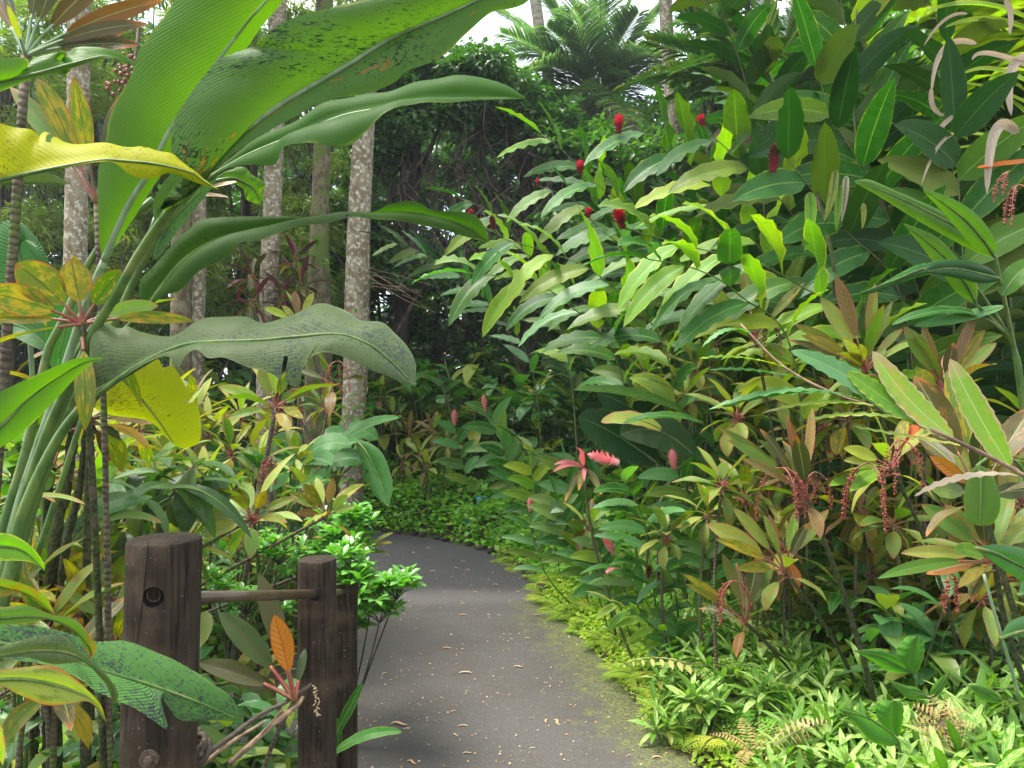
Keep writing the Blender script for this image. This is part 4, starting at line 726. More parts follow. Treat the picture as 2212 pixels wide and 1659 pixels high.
for i, (X, Y, D) in enumerate(YEL):
    ti(X, Y, D, .3, 13, ['tiy', 'ti', 'tip'], ['golden ti right behind the yellow hanging leaf', 'yellow and orange ti topmost of the golden clump', 'pale golden ti rightmost of the golden clump', 'yellow ti beside the mossy stems', 'golden ti lowest of the clump', 'small yellow ti touching the heliconia stalks'][i], r=.008, lo=-.4, hi=1.3)
LT = [(150, 1020, 3.3, 'tig'), (220, 1080, 3.1, 'giny'), (300, 1120, 3.1, 'tip'), (360, 1000, 3.9, 'tip'), (450, 940, 4.4, 'tiy'), (470, 1110, 3.5, 'tig'), (120, 1260, 2.4, 'giny'), (240, 1310, 2.5, 'tip'), (90, 1380, 2.1, 'tig'), (520, 900, 4.8, 'tip'), (420, 860, 5.2, 'tig'), (580, 940, 4.9, 'tiy'), (700, 880, 6.0, 'tig'), (660, 1060, 4.2, 'tip'), (110, 1170, 2.6, 'tig'), (215, 1230, 2.7, 'ti'), (330, 1040, 3.2, 'tig'), (250, 1130, 2.9, 'tid'), (180, 1330, 2.3, 'tig'), (400, 1180, 3.1, 'tip'), (500, 980, 4.2, 'tip'), (440, 1060, 3.6, 'tig'), (60, 1050, 2.9, 'tip'), (30, 1300, 2.2, 'ti'), (250, 1400, 2.2, 'tig'), (640, 1000, 4.6, 'tig'), (120, 1480, 1.9, 'tid'), (560, 1000, 4.4, 'tip')]
for i, (X, Y, D, mt) in enumerate(LT):
    ti(X, Y, D, .24, 16, [mt, 'tig', 'tip' if i % 2 else 'ti'], 'mixed green and orange ti in the crowded bed left of the posts', r=.007, lo=-.5, group='ti plants crowding the left bed')
# long single leaves over the left bed
pl = Plant('ti_plant', 'ti with a long peach leaf arching across the heliconia stalks', 'ti plant', ground_below(P(-40, 1200, 1.9)), 'ti plants with strap leaves')
sleaf(pl, 'tip', (-40, 1110, .1), (90, 1040), (185, 1090), 9, 1.9, face=.4); sleaf(pl, 'tid', (-20, 1090, .1), (60, 1040, .1), (120, 1085, .1), 10, 2.0, face=.3); tube(pl.G('stem', 'canet'), [pl.b, P(-40, 1110, 2.0)], .01); pl.done()
pl = Plant('broad_leaf_plant', 'dark bluish green lance leaf rising toward the right in the left bed', 'broad leaf plant', ground_below(P(140, 1200, 2.5)))
sleaf(pl, 'dk', (60, 1210), (180, 1110), (328, 1072), 19, 2.45, face=.5, mid='stem', part=None); sleaf(pl, 'helB', (150, 1142), (210, 1100), (330, 1074), 18, 2.42, face=.55); sleaf(pl, 'tig', (160, 1170), (250, 1080), (350, 1130), 13, 2.4, face=.5)
tube(pl.G('stem', 'stemd'), [pl.b, P(60, 1210, 2.45)], .008); pl.done()

# glossy dark shrub with drooping leaves
pl = Plant('glossy_shrub', 'shrub with dark drooping glossy leaves above the thick post', 'shrub', ground_below(P(338, 1250, 2.7)))
st = [P(338, 1300, 2.7), P(343, 1160, 2.7), P(352, 1100, 2.7), P(385, 1050, 2.75)]; tube(pl.G('stem', 'barkd'), [pl.b]+st, [.009, .005], k=7, n=20)
heads = [(385, 1045, 2.75), (300, 1065, 2.6), (455, 1010, 3.0), (235, 1040, 2.8), (330, 1000, 2.9), (420, 1000, 2.8), (275, 1130, 2.7)]
for h_ in heads:
    hp_ = P(*h_); tube(pl.G('stem', 'barkd'), bez(st[2] if h_[1] > 1020 else st[1], (st[2]+hp_)/2-UP*.02, hp_, 8), [.005, .003], k=6)
    rosette(pl, hp_, .22, 9, .03, ['dk', 'dk', 'hel2' if h_[0] == 420 else 'dk'], lo=-.9, hi=.5, droop=1.3, ab=(.7, .9), petiole=.05, stem='stem')
for (b_, c_, t_, w_) in (((385, 1050), (440, 1080), (465, 1165), 20), ((380, 1060), (415, 1090), (395, 1160), 26), ((370, 1075), (330, 1085), (285, 1150), 18), ((390, 1050), (480, 1060), (545, 1165), 15)): sleaf(pl, 'dk' if w_ != 20 else 'hel', b_, c_, t_, w_, 2.7, face=.75, ab=(.7, .9))
pl.done()
# palmate small leaf at left edge with ribbed leaves
pl = Plant('ribbed_leaf_plant', 'small plant with ribbed pale green leaves behind the heliconia stalks', 'shrub', ground_below(P(50, 1100, 2.4)))
for h_ in ((40, 960), (75, 1000), (25, 1030), (65, 1060), (100, 960)): rosette(pl, P(*h_, 2.4), .15, 6, .025, 'fil', lo=-.2, hi=1.3, petiole=.1, stem='stem'); tube(pl.G('stem', 'stem'), [pl.b, P(*h_, 2.4)], .004)
pl.done()
# broad leaves right of the left bed
pl = Plant('heliconia_plant', 'bluish heliconia with a broad slit leaf hanging by the tree stump', 'heliconia', ground_below(P(700, 1100, 5.0)))
hleaf(pl, 'helB', [(768, 952), (780, 1000), (793, 1040), (810, 1070), (838, 1094)], [(766, 948), (790, 975), (812, 1020), (828, 1060), (838, 1095)], [(772, 948), (800, 958), (825, 978), (843, 1020), (848, 1060), (838, 1095)], (4.6, 4.4), bulge=.12, slits=((-1, .3, .6), (-1, .45, .5), (-1, .6, .5)), lab='broad grey green blade with slits', r=.009, n=40)
sleaf(pl, 'helB', (720, 965), (780, 905), (864, 902), 14, 4.7, face=.5); sleaf(pl, 'helB', (700, 985), (745, 950), (800, 935), 10, 4.8, face=.5); sleaf(pl, 'helB', (765, 1000), (720, 990), (700, 1030), 14, 4.9, face=.6)
for t_ in ((768, 950), (720, 965), (700, 985), (765, 1000)): petiole(pl, [(700, 1180, 5.0), (725, 1050, 5.0), (t_[0], t_[1], 4.8)], [.012, .007], 'stem')
pl.done()
BL = [(610, 1000, 4.3), (660, 960, 4.6), (700, 940, 5.0), (610, 1080, 4.0), (560, 1010, 4.4)]
for i, (X, Y, D) in enumerate(BL):
    c = P(X, Y+40, D); pl = Plant('broad_leaf_plant', ['broad bluish leaves left of the berry hung ti', 'tall bluish broad leaves behind the berry strings', 'upright blue green leaves beside the rough trunk', 'rounded grey green leaves under the berry hung ti', 'blue green leaf fan beyond the dark shrub'][i], 'broad leaf plant', ground_below(c), 'broad leaved plants in the left bed')
    for k in range(6):
        a = k*2.4+i; t = c+np.array([cos(a)*.16, sin(a)*.12, random.uniform(-.05, .18)]); q = t+np.array([cos(a)*.22, sin(a)*.15-.05, random.uniform(-.12, .12)])
        tube(pl.G('leaf_stalk', 'stem'), bez(pl.b, (pl.b+t)/2+UP*.1, t, 10), [.008, .005], k=6); leaf(pl.G('foliage', 'helB'), bez(t, (t+q)/2+UP*.06, q, 14), .075, hint=nrmz(UP*.5+nrmz(EYE-t)*.5), ab=(.5, .6), m=7, fold=.12, wav=.05)
    pl.done()

# ------------------------------------------------------------------ bright green small leaved shrubs by the posts
def smallshrub(name, label, base, heads, L=.058, spread=.13):
    pl = Plant(name, label, 'shrub', base, 'bright green shrubs around the posts')
    T = tmpl(4, 3, .21, (.9, .5), .5, .25); ps = []; az = []; el = []
    for (X, Y, D, r) in heads:
        c = P(X, Y, D); R = r/FP*D; tube(pl.G('branch', 'barkd'), bez(pl.b, pl.b*.4+c*.6+np.array([random.uniform(-.04, .04), 0, -.05]), c-UP*R*.3, 12), [.006, .003], k=6)
        for k in range(int(15*(R/.1)**2)+5):
            d = rng.standard_normal(3); d[2] = abs(d[2])*.8; q = c+nrmz(d)*R*rng.uniform(.35, 1)*np.array([1, 1, .85]); nl = rng.integers(6, 10)
            tube(pl.G('branch', 'barkd'), np.array([c-UP*R*.4, (c+q)/2-UP*R*.12, q-UP*.004]), [.0022, .0013], k=4, cap=False)
            a0 = rng.uniform(0, 6); 
            for j in range(nl): ps.append(q+UP*rng.uniform(-.004, .012)); az.append(a0+j*2.4); el.append(rng.uniform(-.1, 1.1))
    N = len(ps); scatter(pl.G('foliage', 'shr'), T, np.array(ps), np.array(az), np.array(el), rng.uniform(-.3, .3, N), rng.uniform(.7, 1.15, N)*L, age=(rng.random(N) < .02)*.8)
    return pl.done()
b = P(752, 1600, 3.3)
smallshrub('bright_shrub', 'bright green small leaved shrub overhanging the path beside the thinner post', (b[0]-.05, b[1], GZ(b[0], b[1])), [(800, 1290, 3.25, 80), (855, 1275, 3.2, 50), (755, 1310, 3.2, 60), (765, 1350, 3.3, 36), (820, 1330, 3.2, 40), (750, 1212, 2.85, 40), (772, 1262, 2.82, 42), (748, 1250, 2.86, 26)], L=.064)
smallshrub('bright_shrub', 'bright green small leaved shrub above and behind the thinner post', (-.9, 3.75, GZ(-.9, 3.75)), [(740, 1150, 3.6, 75), (785, 1130, 3.6, 40), (700, 1200, 3.5, 55), (765, 1190, 3.5, 50)])
smallshrub('bright_shrub', 'bright green small leaved shrub seen through the gap between the two front posts', (-1.25, 3.55, GZ(-1.25, 3.55)), [(600, 1195, 3.4, 60), (530, 1310, 3.2, 46), (645, 1240, 3.4, 50), (470, 1270, 3.3, 44), (610, 1330, 3.3, 40)], L=.048)
g = G()
for i in range(3): pass
# small herbs at the feet of the posts
pl = Plant('strap_plant', 'small plant with two arching blades at the foot of the far post', 'plant', ground_below(P(735, 1640, 2.75)))
sleaf(pl, 'gin', (718, 1600), (755, 1530), (783, 1475), 11, 2.7, face=.7); sleaf(pl, 'gin', (718, 1630), (790, 1572), (868, 1582), 15, 2.65, face=.4); sleaf(pl, 'gin', (722, 1640), (740, 1590), (720, 1545), 9, 2.7, face=.7); tube(pl.G('stem', 'stem'), [pl.b, P(720, 1620, 2.7)], .006); pl.done()

# ------------------------------------------------------------------ ferns
def frond(g, gs, sp, Lp, n=18, W=.16, sag=.35, mat=None, up=UP, doub=False):
    sp = cr(sp, n*2); T = nrmz(np.gradient(sp, axis=0)); S = nrmz(np.cross(T, up)); tube(gs, sp, [.0022, .0008], k=4, cap=False)
    ps = []; az = []; el = []; sc = []
    for i in range(2, n*2, 2 if not doub else 2):
        f = i/(n*2); l = Lp*(sin(pi*min(.12+f*.86, .985))**.75)*(1.1-.4*f)
        for s_ in (-1, 1):
            d = nrmz(S[i]*s_+T[i]*.35-UP*sag*.4); 
            if not doub: ps.append(sp[i]); az.append(math.atan2(d[0], d[1])); el.append(math.asin(d[2])); sc.append(l)
            else:
                k = max(int(l/.011), 2); a0 = math.atan2(d[0], d[1])
                for j in range(k):
                    q = sp[i]+d*l*(j+.5)/k; ll = l*.34*(1-j/k*.75)
                    for s2 in (-.75, .75): ps.append(q); az.append(a0+s2); el.append(math.asin(d[2])+random.uniform(-.1, .1)); sc.append(ll)
    N = len(ps); scatter(g, FT2 if doub else FT, np.array(ps), np.array(az), np.array(el), rng.uniform(-.2, .2, N), np.array(sc)*rng.uniform(.9, 1.08, N), rnd=np.full(N, random.random()), age=np.full(N, random.random()**5*.8))
FT = tmpl(3, 3, .14, (.3, .5), .35, .1); FT2 = tmpl(2, 3, .2, (.4, .6), .2, .1)
def fern_proto(seed, nf, L, Lp, doub=False, mat='fern', name='fern', el=.9):
    random.seed(seed); g = G(); gs = G()
    for i in range(nf):
        sp = arc((0, 0, .01), i*2.4+random.uniform(-.3, .3), el*random.uniform(.5, 1.2), L*random.uniform(.7, 1.1), 1.3, 8); frond(g, gs, sp, Lp*random.uniform(.8, 1.1), n=14, doub=doub)
    e = thing(name, 'x', 'fern'); a = g.build('fronds', M[mat], e); b_ = gs.build('frond_stalk', M['stemd'], e); return e, [a, b_]
FERN = [fern_proto(i, 7, .34, .06) for i in range(3)]+[fern_proto(10+i, 5, .26, .085, True) for i in range(3)]
FERNB = [fern_proto(20+i, 4, .22, .05, i == 0, 'fernb', 'dried_fern') for i in range(2)]
used = set()
def place(proto, X, Y, D, s=1., label='', group='', rz=None, z=None, xy=None, tilt=(0, 0)):
    if xy is None: c = P(X, Y, D); x, y = c[0], c[1]
    else: x, y = xy
    zz = GZ(x, y) if z is None else z; rz = random.uniform(0, 6.28) if rz is None else rz
    e, ch = proto
    if id(e) not in used:
        used.add(id(e)); e.location = (float(x), float(y), float(zz)); e.rotation_euler = (tilt[0], tilt[1], rz); e.scale = (s,)*3; tag(e, label, None, group); return e
    return dup(e, ch, (x, y, zz), rz, s, label, group, tilt)
SELF = [fern_proto(30+i, 7, .2, .07, True, 'sel', 'yellow_fern', .7) for i in range(3)]
random.seed(77)
def bank_pts(n, d0, d1, y0, y1, mind=.1, x1=9, seed=0):
    r = np.random.default_rng(seed); out_ = []
    for _ in range(12000):
        if len(out_) >= n: break
        p = np.array([[r.uniform(-.6, x1), r.uniform(y0, y1)]]); d = sdist(p, ER)[0]
        if d0 < d < d1 and all(np.hypot(*(p[0]-q)) > mind for q in out_) and abs(p[0][0]) < p[0][1]*.75+.3: out_.append(p[0])
        mind *= .9995
    return out_
for i, p in enumerate(bank_pts(120, .3, 3.2, 1.9, 7.5, .2, 5, 3)):
    place(FERN[i % 6], 0, 0, 0, s=random.uniform(1.0, 2.1), xy=p, label='green fern among the ferns carpeting the right bank', group='ferns carpeting the right bank')
for i, p in enumerate(bank_pts(230, .0, 1.15, 1.9, 7.0, .08, 3, 9)):
    place(SELF[i % 3], 0, 0, 0, s=random.uniform(.7, 1.2), xy=p, label='lacy yellow green fern in the band along the right edge of the path', group='yellow green ferns along the right edge of the path')
for i, (X, Y, D) in enumerate(((1750, 1560, 3.0), (1690, 1520, 3.2), (1600, 1395, 3.9), (1840, 1400, 3.6), (2100, 1330, 3.4), (1620, 1600, 2.9))):
    c = P(X, Y, D); place(FERNB[i % 2], X, Y, D, s=.8, label='dried tan fern lying in the green ground cover of the right bank', group='dried ferns on the right bank', z=max(c[2]-.05, GZ(c[0], c[1])))
BIGF = [fern_proto(50+i, 9, .5, .11, i == 2, ['fern', 'fern', 'sel'][i], 'fern', 1.1) for i in range(3)]
random.seed(31)
for i in range(75):
    Y = random.uniform(1130, 1480); X = random.uniform(1480+(Y > 1400)*150, 2260); D = 5.4-(Y-1130)/350*2.2; c = P(X, Y, D)
    place(BIGF[i % 3], 0, 0, 0, s=random.uniform(.7, 1.15), xy=(c[0], c[1]), label='tall arching fern between the ti stems of the right bank', group='tall ferns between the ti stems')
# peach coloured lobed leaf on its thin stalk
pl = Plant('dried_fern', 'peach coloured star shaped dried fern leaf near the lower right corner', 'fern', ground_below(P(2060, 1659, 2.45)))
c = P(2035, 1562, 2.4); tube(pl.G('frond_stalk', 'twig'), bez(pl.b, P(2070, 1640, 2.42), c, 10), .0025, k=5)
for a in (-.2, .5, 1.1, 1.75, 2.5, 3.2, 3.9, 4.7, 5.4):
    d = np.array([cos(a), .3*sin(a), sin(a)*.75]); frond(pl.G('fronds', 'fernb'), pl.G('frond_stalk', 'twig'), bez(c, c+d*.05+np.array([0, -.01, 0]), c+d*.105, 6), .034, n=8, up=nrmz(EYE-c))
pl.done()
pl = Plant('dried_fern', 'tan feather shaped dried frond lying flat near the bottom of the bank', 'fern', ground_below(P(1750, 1640, 2.7)))
frond(pl.G('fronds', 'fernb'), pl.G('frond_stalk', 'twig'), [P(1670, 1610, 2.6), P(1720, 1580, 2.62), P(1790, 1560, 2.7)], .045, n=12, up=nrmz(EYE-P(1720, 1580, 2.6))); pl.done()

# ------------------------------------------------------------------ aglaonema clumps
def agl_proto(seed, L=.15):
    random.seed(seed); e = Plant('aglaonema', 'x', 'aglaonema', (0, 0, 0))
    for k in range(4):
        a = k*2.4; t = np.array([cos(a)*.07, sin(a)*.07, random.uniform(.1, .22)]); tube(e.G('stem', 'stem'), bez((0, 0, -.03), t*np.array([.6, .6, .6]), t, 6), [.006, .005], k=6, cap=False)
        rosette(e, t, L, 10, .015, ['agl', 'agl', 'fil'], lo=-.1, hi=1.2, droop=.9, ab=(.7, .9), petiole=.12, stem='stem', pr=.0018, nseg=7)
    e.done(); return e.e, [c for c in COL.objects if c.parent == e.e]
AGL = [agl_proto(i) for i in range(4)]; random.seed(5)
AG = [(1530, 1480, 3.7), (1600, 1470, 3.6), (1480, 1540, 3.6), (1560, 1540, 3.4), (1640, 1510, 3.4), (1680, 1450, 3.7), (1720, 1500, 3.4), (1500, 1450, 4.0), (1780, 1450, 3.6), (1840, 1560, 2.9), (1760, 1600, 2.9), (1820, 1500, 3.2), (1900, 1480, 3.1), (1880, 1640, 2.5), (1960, 1650, 2.4), (2080, 1640, 2.3), (2160, 1600, 2.4), (2190, 1650, 2.2), (2000, 1480, 3.0), (2100, 1500, 2.8), (2190, 1480, 2.8), (1700, 1640, 2.7), (1920, 1560, 2.7), (1570, 1430, 4.0), (1640, 1420, 4.1), (2140, 1560, 2.5), (2040, 1520, 2.8), (1980, 1600, 2.6)]+[(random.uniform(1440, 1760), random.uniform(1400, 1600), 0) for _ in range(30)]+[(random.uniform(1740, 2230), random.uniform(1530, 1700), 0) for _ in range(8)]
AG = [(X, Y, D or 3.75-(Y-1450)/220*.9-(X-1600)*.0006) for X, Y, D in AG]
for i, (X, Y, D) in enumerate(AG):
    c = P(X, Y, D); z = max(GZ(c[0], c[1]), c[2]-.26) if False else GZ(c[0], c[1]); place(AGL[i % 4], X, Y, D, s=random.uniform(.8, 1.0)*max(.95, min(1.25, (c[2]+.06-z)/.26)), label='pale variegated aglaonema in the patch at the foot of the right bank', group='variegated aglaonemas on the right bank')

# pleated broad leaves at lower right
pl = Plant('pleated_leaf_plant', 'plant with rounded deeply pleated leaves near the lower right corner', 'broad leaf plant', ground_below(P(1935, 1640, 2.4)))
def pleat(A, Mi, B, D, lab=None): return hleaf(pl, 'pleat', A, Mi, B, D, bulge=.3, rip=.05, r=.003, n=44, lab=lab)
pleat([(1940, 1600), (1880, 1560), (1835, 1530), (1812, 1532)][::1], [(1942, 1600), (1915, 1575), (1870, 1548), (1812, 1532)], [(1945, 1604), (1920, 1612), (1880, 1600), (1845, 1560), (1812, 1533)], (2.4, 2.35))
pleat([(1936, 1590), (1900, 1560), (1890, 1525), (1905, 1512), (1925, 1513)], [(1938, 1590), (1930, 1560), (1930, 1530), (1930, 1513)], [(1942, 1590), (1950, 1560), (1952, 1530), (1945, 1516), (1932, 1513)], (2.4, 2.38))
pleat([(1975, 1455), (1940, 1430), (1938, 1400), (1955, 1378), (1970, 1374)], [(1978, 1456), (1968, 1430), (1972, 1400), (1980, 1373)], [(1980, 1456), (1992, 1430), (1998, 1400), (1990, 1380), (1982, 1373)], (2.6, 2.6), lab='rounded leaf standing upright')
pleat([(1970, 1448), (1940, 1420), (1900, 1402), (1845, 1405)], [(1965, 1450), (1930, 1432), (1900, 1418), (1845, 1406)], [(1960, 1455), (1915, 1448), (1880, 1425), (1845, 1407)], (2.6, 2.5))
pleat([(2010, 1508), (1980, 1485), (1955, 1480), (1915, 1465)], [(2010, 1508), (1985, 1498), (1955, 1492), (1915, 1466)], [(2010, 1510), (1985, 1510), (1960, 1508), (1915, 1467)], (2.5, 2.45))
pleat([(2010, 1508), (2010, 1490), (2030, 1465), (2052, 1450)], [(2010, 1508), (2020, 1495), (2035, 1475), (2052, 1450)], [(2010, 1510), (2030, 1500), (2045, 1475), (2053, 1451)], (2.5, 2.48))
pleat([(2170, 1515), (2140, 1490), (2110, 1480), (2096, 1482)], [(2170, 1515), (2145, 1505), (2120, 1495), (2096, 1482)], [(2170, 1517), (2145, 1518), (2115, 1510), (2096, 1483)], (2.6, 2.5))
for q in ((1940, 1602, 2.4), (1978, 1456, 2.6), (2010, 1508, 2.5), (2170, 1515, 2.6)): petiole(pl, [(q[0]+random.uniform(5, 25), 1760, q[2]), (q[0]+8, (1700+q[1])/2, q[2]), q], [.006, .004], 'stem')
pl.done()

# ------------------------------------------------------------------ ti plants on the right bank
GR = 'ti plants on the right bank'
ti(1632, 735, 3.6, .28, 9, ['tig', 'ti'], 'ti with dark narrow leaves standing in front of the big gingers, berries at its right', tips=[(1525, 608, 0, 13, 'tiy'), (1528, 640, 0, 10, 'tiy'), (1600, 572, .05, 13, 'tig'), (1738, 610, 0, 12, 'ti'), (1640, 590, .1, 10)], group=GR, stem='moss', off=(.32, .05), bery=[(1660, 700, 3.55, .2, 2)], face=.75)
ti(1870, 800, 3.2, .3, 8, ['tig', 'tip'], 'ti with two tall upright brown leaves right of centre on the bank', tips=[(1772, 642, .05, 20, 'tip'), (1805, 595, 0, 17, 'tiPk'), (1890, 612, 0, 14, 'tig'), (1928, 650, .05, 10, 'ti'), (1715, 700, 0, 14, 'ti'), (1730, 725, -.1, 15, 'ti'), (1915, 750, 0, 10), (1950, 710, .1, 11), (2008, 722, .1, 11), (1700, 735, -.05, 9, 'tid'), (1820, 735, -.15, 15, 'tiy'), (1855, 745, -.15, 14, 'ti')], group=GR, stem='moss', off=(.32, .05), face=.75)
ti(2040, 850, 3.0, .3, 6, ['tig', 'tiPk'], 'ti with upright pink edged leaves between the upright brown one and the withering ginger', tips=[(1952, 705, 0, 21, 'tig'), (1990, 700, 0, 12, 'tiPk'), (2060, 740, -.05, 16, 'tid'), (2110, 675, 0, 13, 'tiPk'), (2128, 712, 0, 14, 'ti'), (2153, 740, 0, 16, 'tip'), (2125, 770, .05, 12, 'tiPk'), (2010, 770, .0, 15, 'tid'), (1975, 800, -.05, 16, 'ti')], group=GR, stem='moss', off=(.32, .05), face=.8)
ti(2115, 1075, 2.45, .34, 5, ['tid', 'tig'], 'large brown leaved ti behind the withering ginger cane', tips=[(1975, 812, .1, 40, 'tid'), (2045, 800, .15, 28, 'ti'), (2232, 880, .05, 34, 'tid'), (2008, 985, 0, 18, 'tiO'), (2225, 1060, 0, 22, 'tid'), (2010, 1055, .1, 24, 'helS'), (2060, 960, .1, 18, 'tiy')], group=GR, stem='moss', off=(.32, .05), r=.009, face=.85)
ti(1742, 1075, 2.9, .28, 7, ['ti', 'tid', 'tiPk'], 'ti with long bronze leaves sweeping left and red berry strings', tips=[(1552, 925, .0, 15, 'ti'), (1570, 950, -.1, 14, 'tig'), (1640, 925, -.05, 12, 'tid'), (1700, 900, 0, 12, 'tid'), (1755, 880, .1, 12, 'tiPk'), (1600, 990, -.1, 11, 'tiPk')], group=GR, stem='moss', off=(.32, .05), r=.009, bery=[(1690, 1010, 2.85, .24, 5), (1760, 1020, 2.9, .18, 3)], face=.7)
ti(1925, 1010, 2.9, .28, 6, ['tiy', 'tip'], 'ti with pale yellow green leaves fanned to the left and two berry strings', tips=[(1822, 968, .0, 17, 'giny'), (1822, 995, 0, 13, 'tiy'), (1790, 1050, -.1, 17, 'giny'), (1835, 1062, -.15, 17, 'giny'), (1830, 1030, .1, 12, 'tiy'), (1960, 900, .1, 16, 'ti'), (1990, 905, .1, 12, 'tiO')], group=GR, stem='moss', off=(.32, .05), bery=[(1945, 950, 2.75, .3, 3), (1880, 1000, 2.75, .3, 3)], face=.8)
ti(1695, 1235, 3.05, .26, 6, ['tip', 'tig'], 'ti with pale broad leaves and pink stalks above the aglaonema patch', tips=[(1525, 1132, 0, 24, 'tip'), (1582, 1096, 0, 16, 'tip'), (1545, 1165, -.05, 14, 'ti'), (1650, 1112, 0, 11, 'tip'), (1722, 1100, 0, 14, 'tip'), (1790, 1100, .05, 16, 'tig'), (1745, 1130, -.05, 14, 'tid'), (1590, 1230, -.1, 14, 'ti'), (1660, 1110, .05, 10, 'tiPk')], group=GR, stem='moss', face=.8, off=(.38, .1))
ti(1610, 1345, 3.15, .22, 5, ['tid', 'tig'], 'short ti with hanging dark leaves and dried berry strings', tips=[(1475, 1240, 0, 11, 'ti'), (1480, 1262, -.05, 9, 'ti'), (1560, 1195, 0, 13, 'helG'), (1640, 1200, 0, 20, 'tid'), (1670, 1215, .05, 16, 'tig'), (1590, 1215, .1, 10)], group=GR, stem='moss', bery=[(1585, 1255, 3.1, .2, 3)], face=.8, off=(.38, .1))
ti(2150, 1215, 2.55, .3, 7, ['tig', 'tid'], 'wide spreading ti at the right edge with one bright green leaf', tips=[(1990, 1090, .1, 26, 'tig'), (2040, 1090, .1, 22, 'tig'), (1895, 1250, -.1, 17, 'hel'), (1945, 1195, 0, 18, 'tip'), (2000, 1240, .1, 20, 'tid'), (2225, 1130, 0, 24, 'tig'), (2060, 1190, -.15, 22, 'giny'), (2230, 1090, .05, 16, 'ti'), (2230, 1180, -.05, 18, 'tid'), (2070, 1270, -.1, 14, 'tig')], group=GR, stem='moss', off=(.32, .05), r=.009, bery=[(2055, 1240, 2.5, .16, 2)], face=.75)
SM_TI = [(1420, 740, 5.0, ['giny', 'tip'], .22), (1395, 810, 4.8, ['giny', 'tip'], .22), (1500, 800, 4.4, ['tig', 'tiy'], .26), (1480, 860, 4.2, ['tip', 'tiy'], .24), (1540, 745, 4.6, ['tig', 'giny'], .26), (1270, 1140, 4.4, ['tip', 'tid'], .2), (1440, 1160, 3.6, ['tig', 'tip'], .2), (1560, 1050, 3.4, ['tip', 'tig'], .22), (1590, 900, 3.8, ['tig', 'tip'], .26), (1830, 900, 3.4, ['tig', 'ti'], .28), (1780, 820, 3.8, ['tip', 'tig'], .28), (1680, 850, 3.8, ['tig', 'tip'], .26), (1530, 1110, 3.6, ['tig', 'tip'], .2), (2180, 980, 3.1, ['tig', 'ti'], .28), (1930, 1130, 3.2, ['tig', 'tip'], .22), (2000, 900, 3.3, ['ti', 'tig'], .26)]
for i, (X, Y, D, mt, L) in enumerate(SM_TI):
    ti(X, Y, D, L, 14, mt, 'small mixed green and pale ti among the plants of the right bank', r=.007, lo=-.6, hi=1.2, W=L*.13, group='small ti plants on the right bank', bery=[(X, Y-10, D-.05, .12, 1)] if i in (0, 1, 3, 8) else None)
for i, (X, Y, D) in enumerate(((905, 985, 8.3), (935, 935, 8.6), (870, 1000, 8.8), (885, 940, 9.0), (965, 960, 8.2), (820, 860, 9.3), (850, 900, 9.2), (920, 1010, 8.1))):
    ti(X, Y, D, .3, 12, [['tiPk', 'tip', 'tig'], ['tid', 'tiPk', 'tip']][i % 2], 'small pink and green ti growing out of the creeper bank beyond the path', r=.009, lo=-.5, W=.033, group='pink ti plants beyond the path')
for i in range(34):
    Y = random.uniform(900, 1290); X = random.uniform(1420+max(0, (Y-1150))*.6, 2230); D = 4.4-(Y-750)/550*1.5+random.uniform(-.1, .5)
    ti(X, Y, D, random.uniform(.2, .28), 16, random.choice([['tig', 'tiPk', 'tip'], ['ti', 'tig', 'tiPk'], ['tig', 'tid', 'tip']]), 'small mixed green and pale ti among the plants of the right bank', r=.006, lo=-.7, hi=1.2, W=.03, group='small ti plants on the right bank')
# bright pink bracts
c = P(1262, 1012, 4.0); pl = Plant('ti_plant', 'bright pink ti leaves beside the large pink ginger flower', 'ti plant', ground_below(c))
stemtube(pl, pl.b, c, .007, 'stemd')
for t in ((1246, 968, 0, 8), (1196, 1004, .03, 6), (1194, 1020, -.05, 6), (1262, 1040, 0, 5)): tileaf(pl, c, P(t[0], t[1], 3.7+t[2]), t[3]/FP*3.7, 'tipk', face=.8, petiole=.05)
for t in ((1250, 1060, -.05, 9), (1220, 1085, 0, 8), (1300, 1070, 0, 9)): tileaf(pl, c, P(t[0], t[1], 3.7), t[3]/FP*3.7, 'tid', face=.5, petiole=.05)
pl.done()

# ------------------------------------------------------------------ gingers
RED = ('flr', 'fld')
# large ones, upper right
ginger([(2010, 760, 3.9), (1900, 430, 3.8), (1800, 260, 3.7), (1765, 150, 3.6)], 13, .5, .066, ['gin', 'gin', 'gind'], 'tall ginger with upright leaves against the sky at the top right', start=.55, lift=.3, off=(.1, .2), side=(1, -.35, .1), droop=.6, wav=.06)
ginger([(2090, 760, 3.5), (2072, 420, 3.45), (2062, 265, 3.4)], 9, .46, .075, ['gin', 'hel', 'gind'], 'ginger with a bright green leaf fan in the upper right corner', start=.68, lift=.25, side=(1, -.3, .0), droop=.5, wav=.05, ang=1.1)
ginger([(1960, 700, 3.7), (1830, 500, 3.6), (1745, 400, 3.5), (1684, 318, 3.45)], 11, .46, .068, ['gin', 'gind'], 'ginger cane bearing a dark red cone that hangs down', (1670, 372, 62, 30, 'fld', 'fld', 0, 1), start=.5, lift=.3, side=(.75, -.3, .6), droop=.6)
ginger([(1750, 760, 4.2), (1560, 430, 4.2), (1440, 320, 4.1), (1370, 272, 4.0)], 16, 0.5, 0.06, ['gin', 'gin', 'giny'], 'ginger with the topmost red cone flower', (1336, 288, 40, 26, *RED, 0, 1), start=.45, lift=.12, droop=.8, side=(.1, -.45, .9), face=.8, jit=.08)
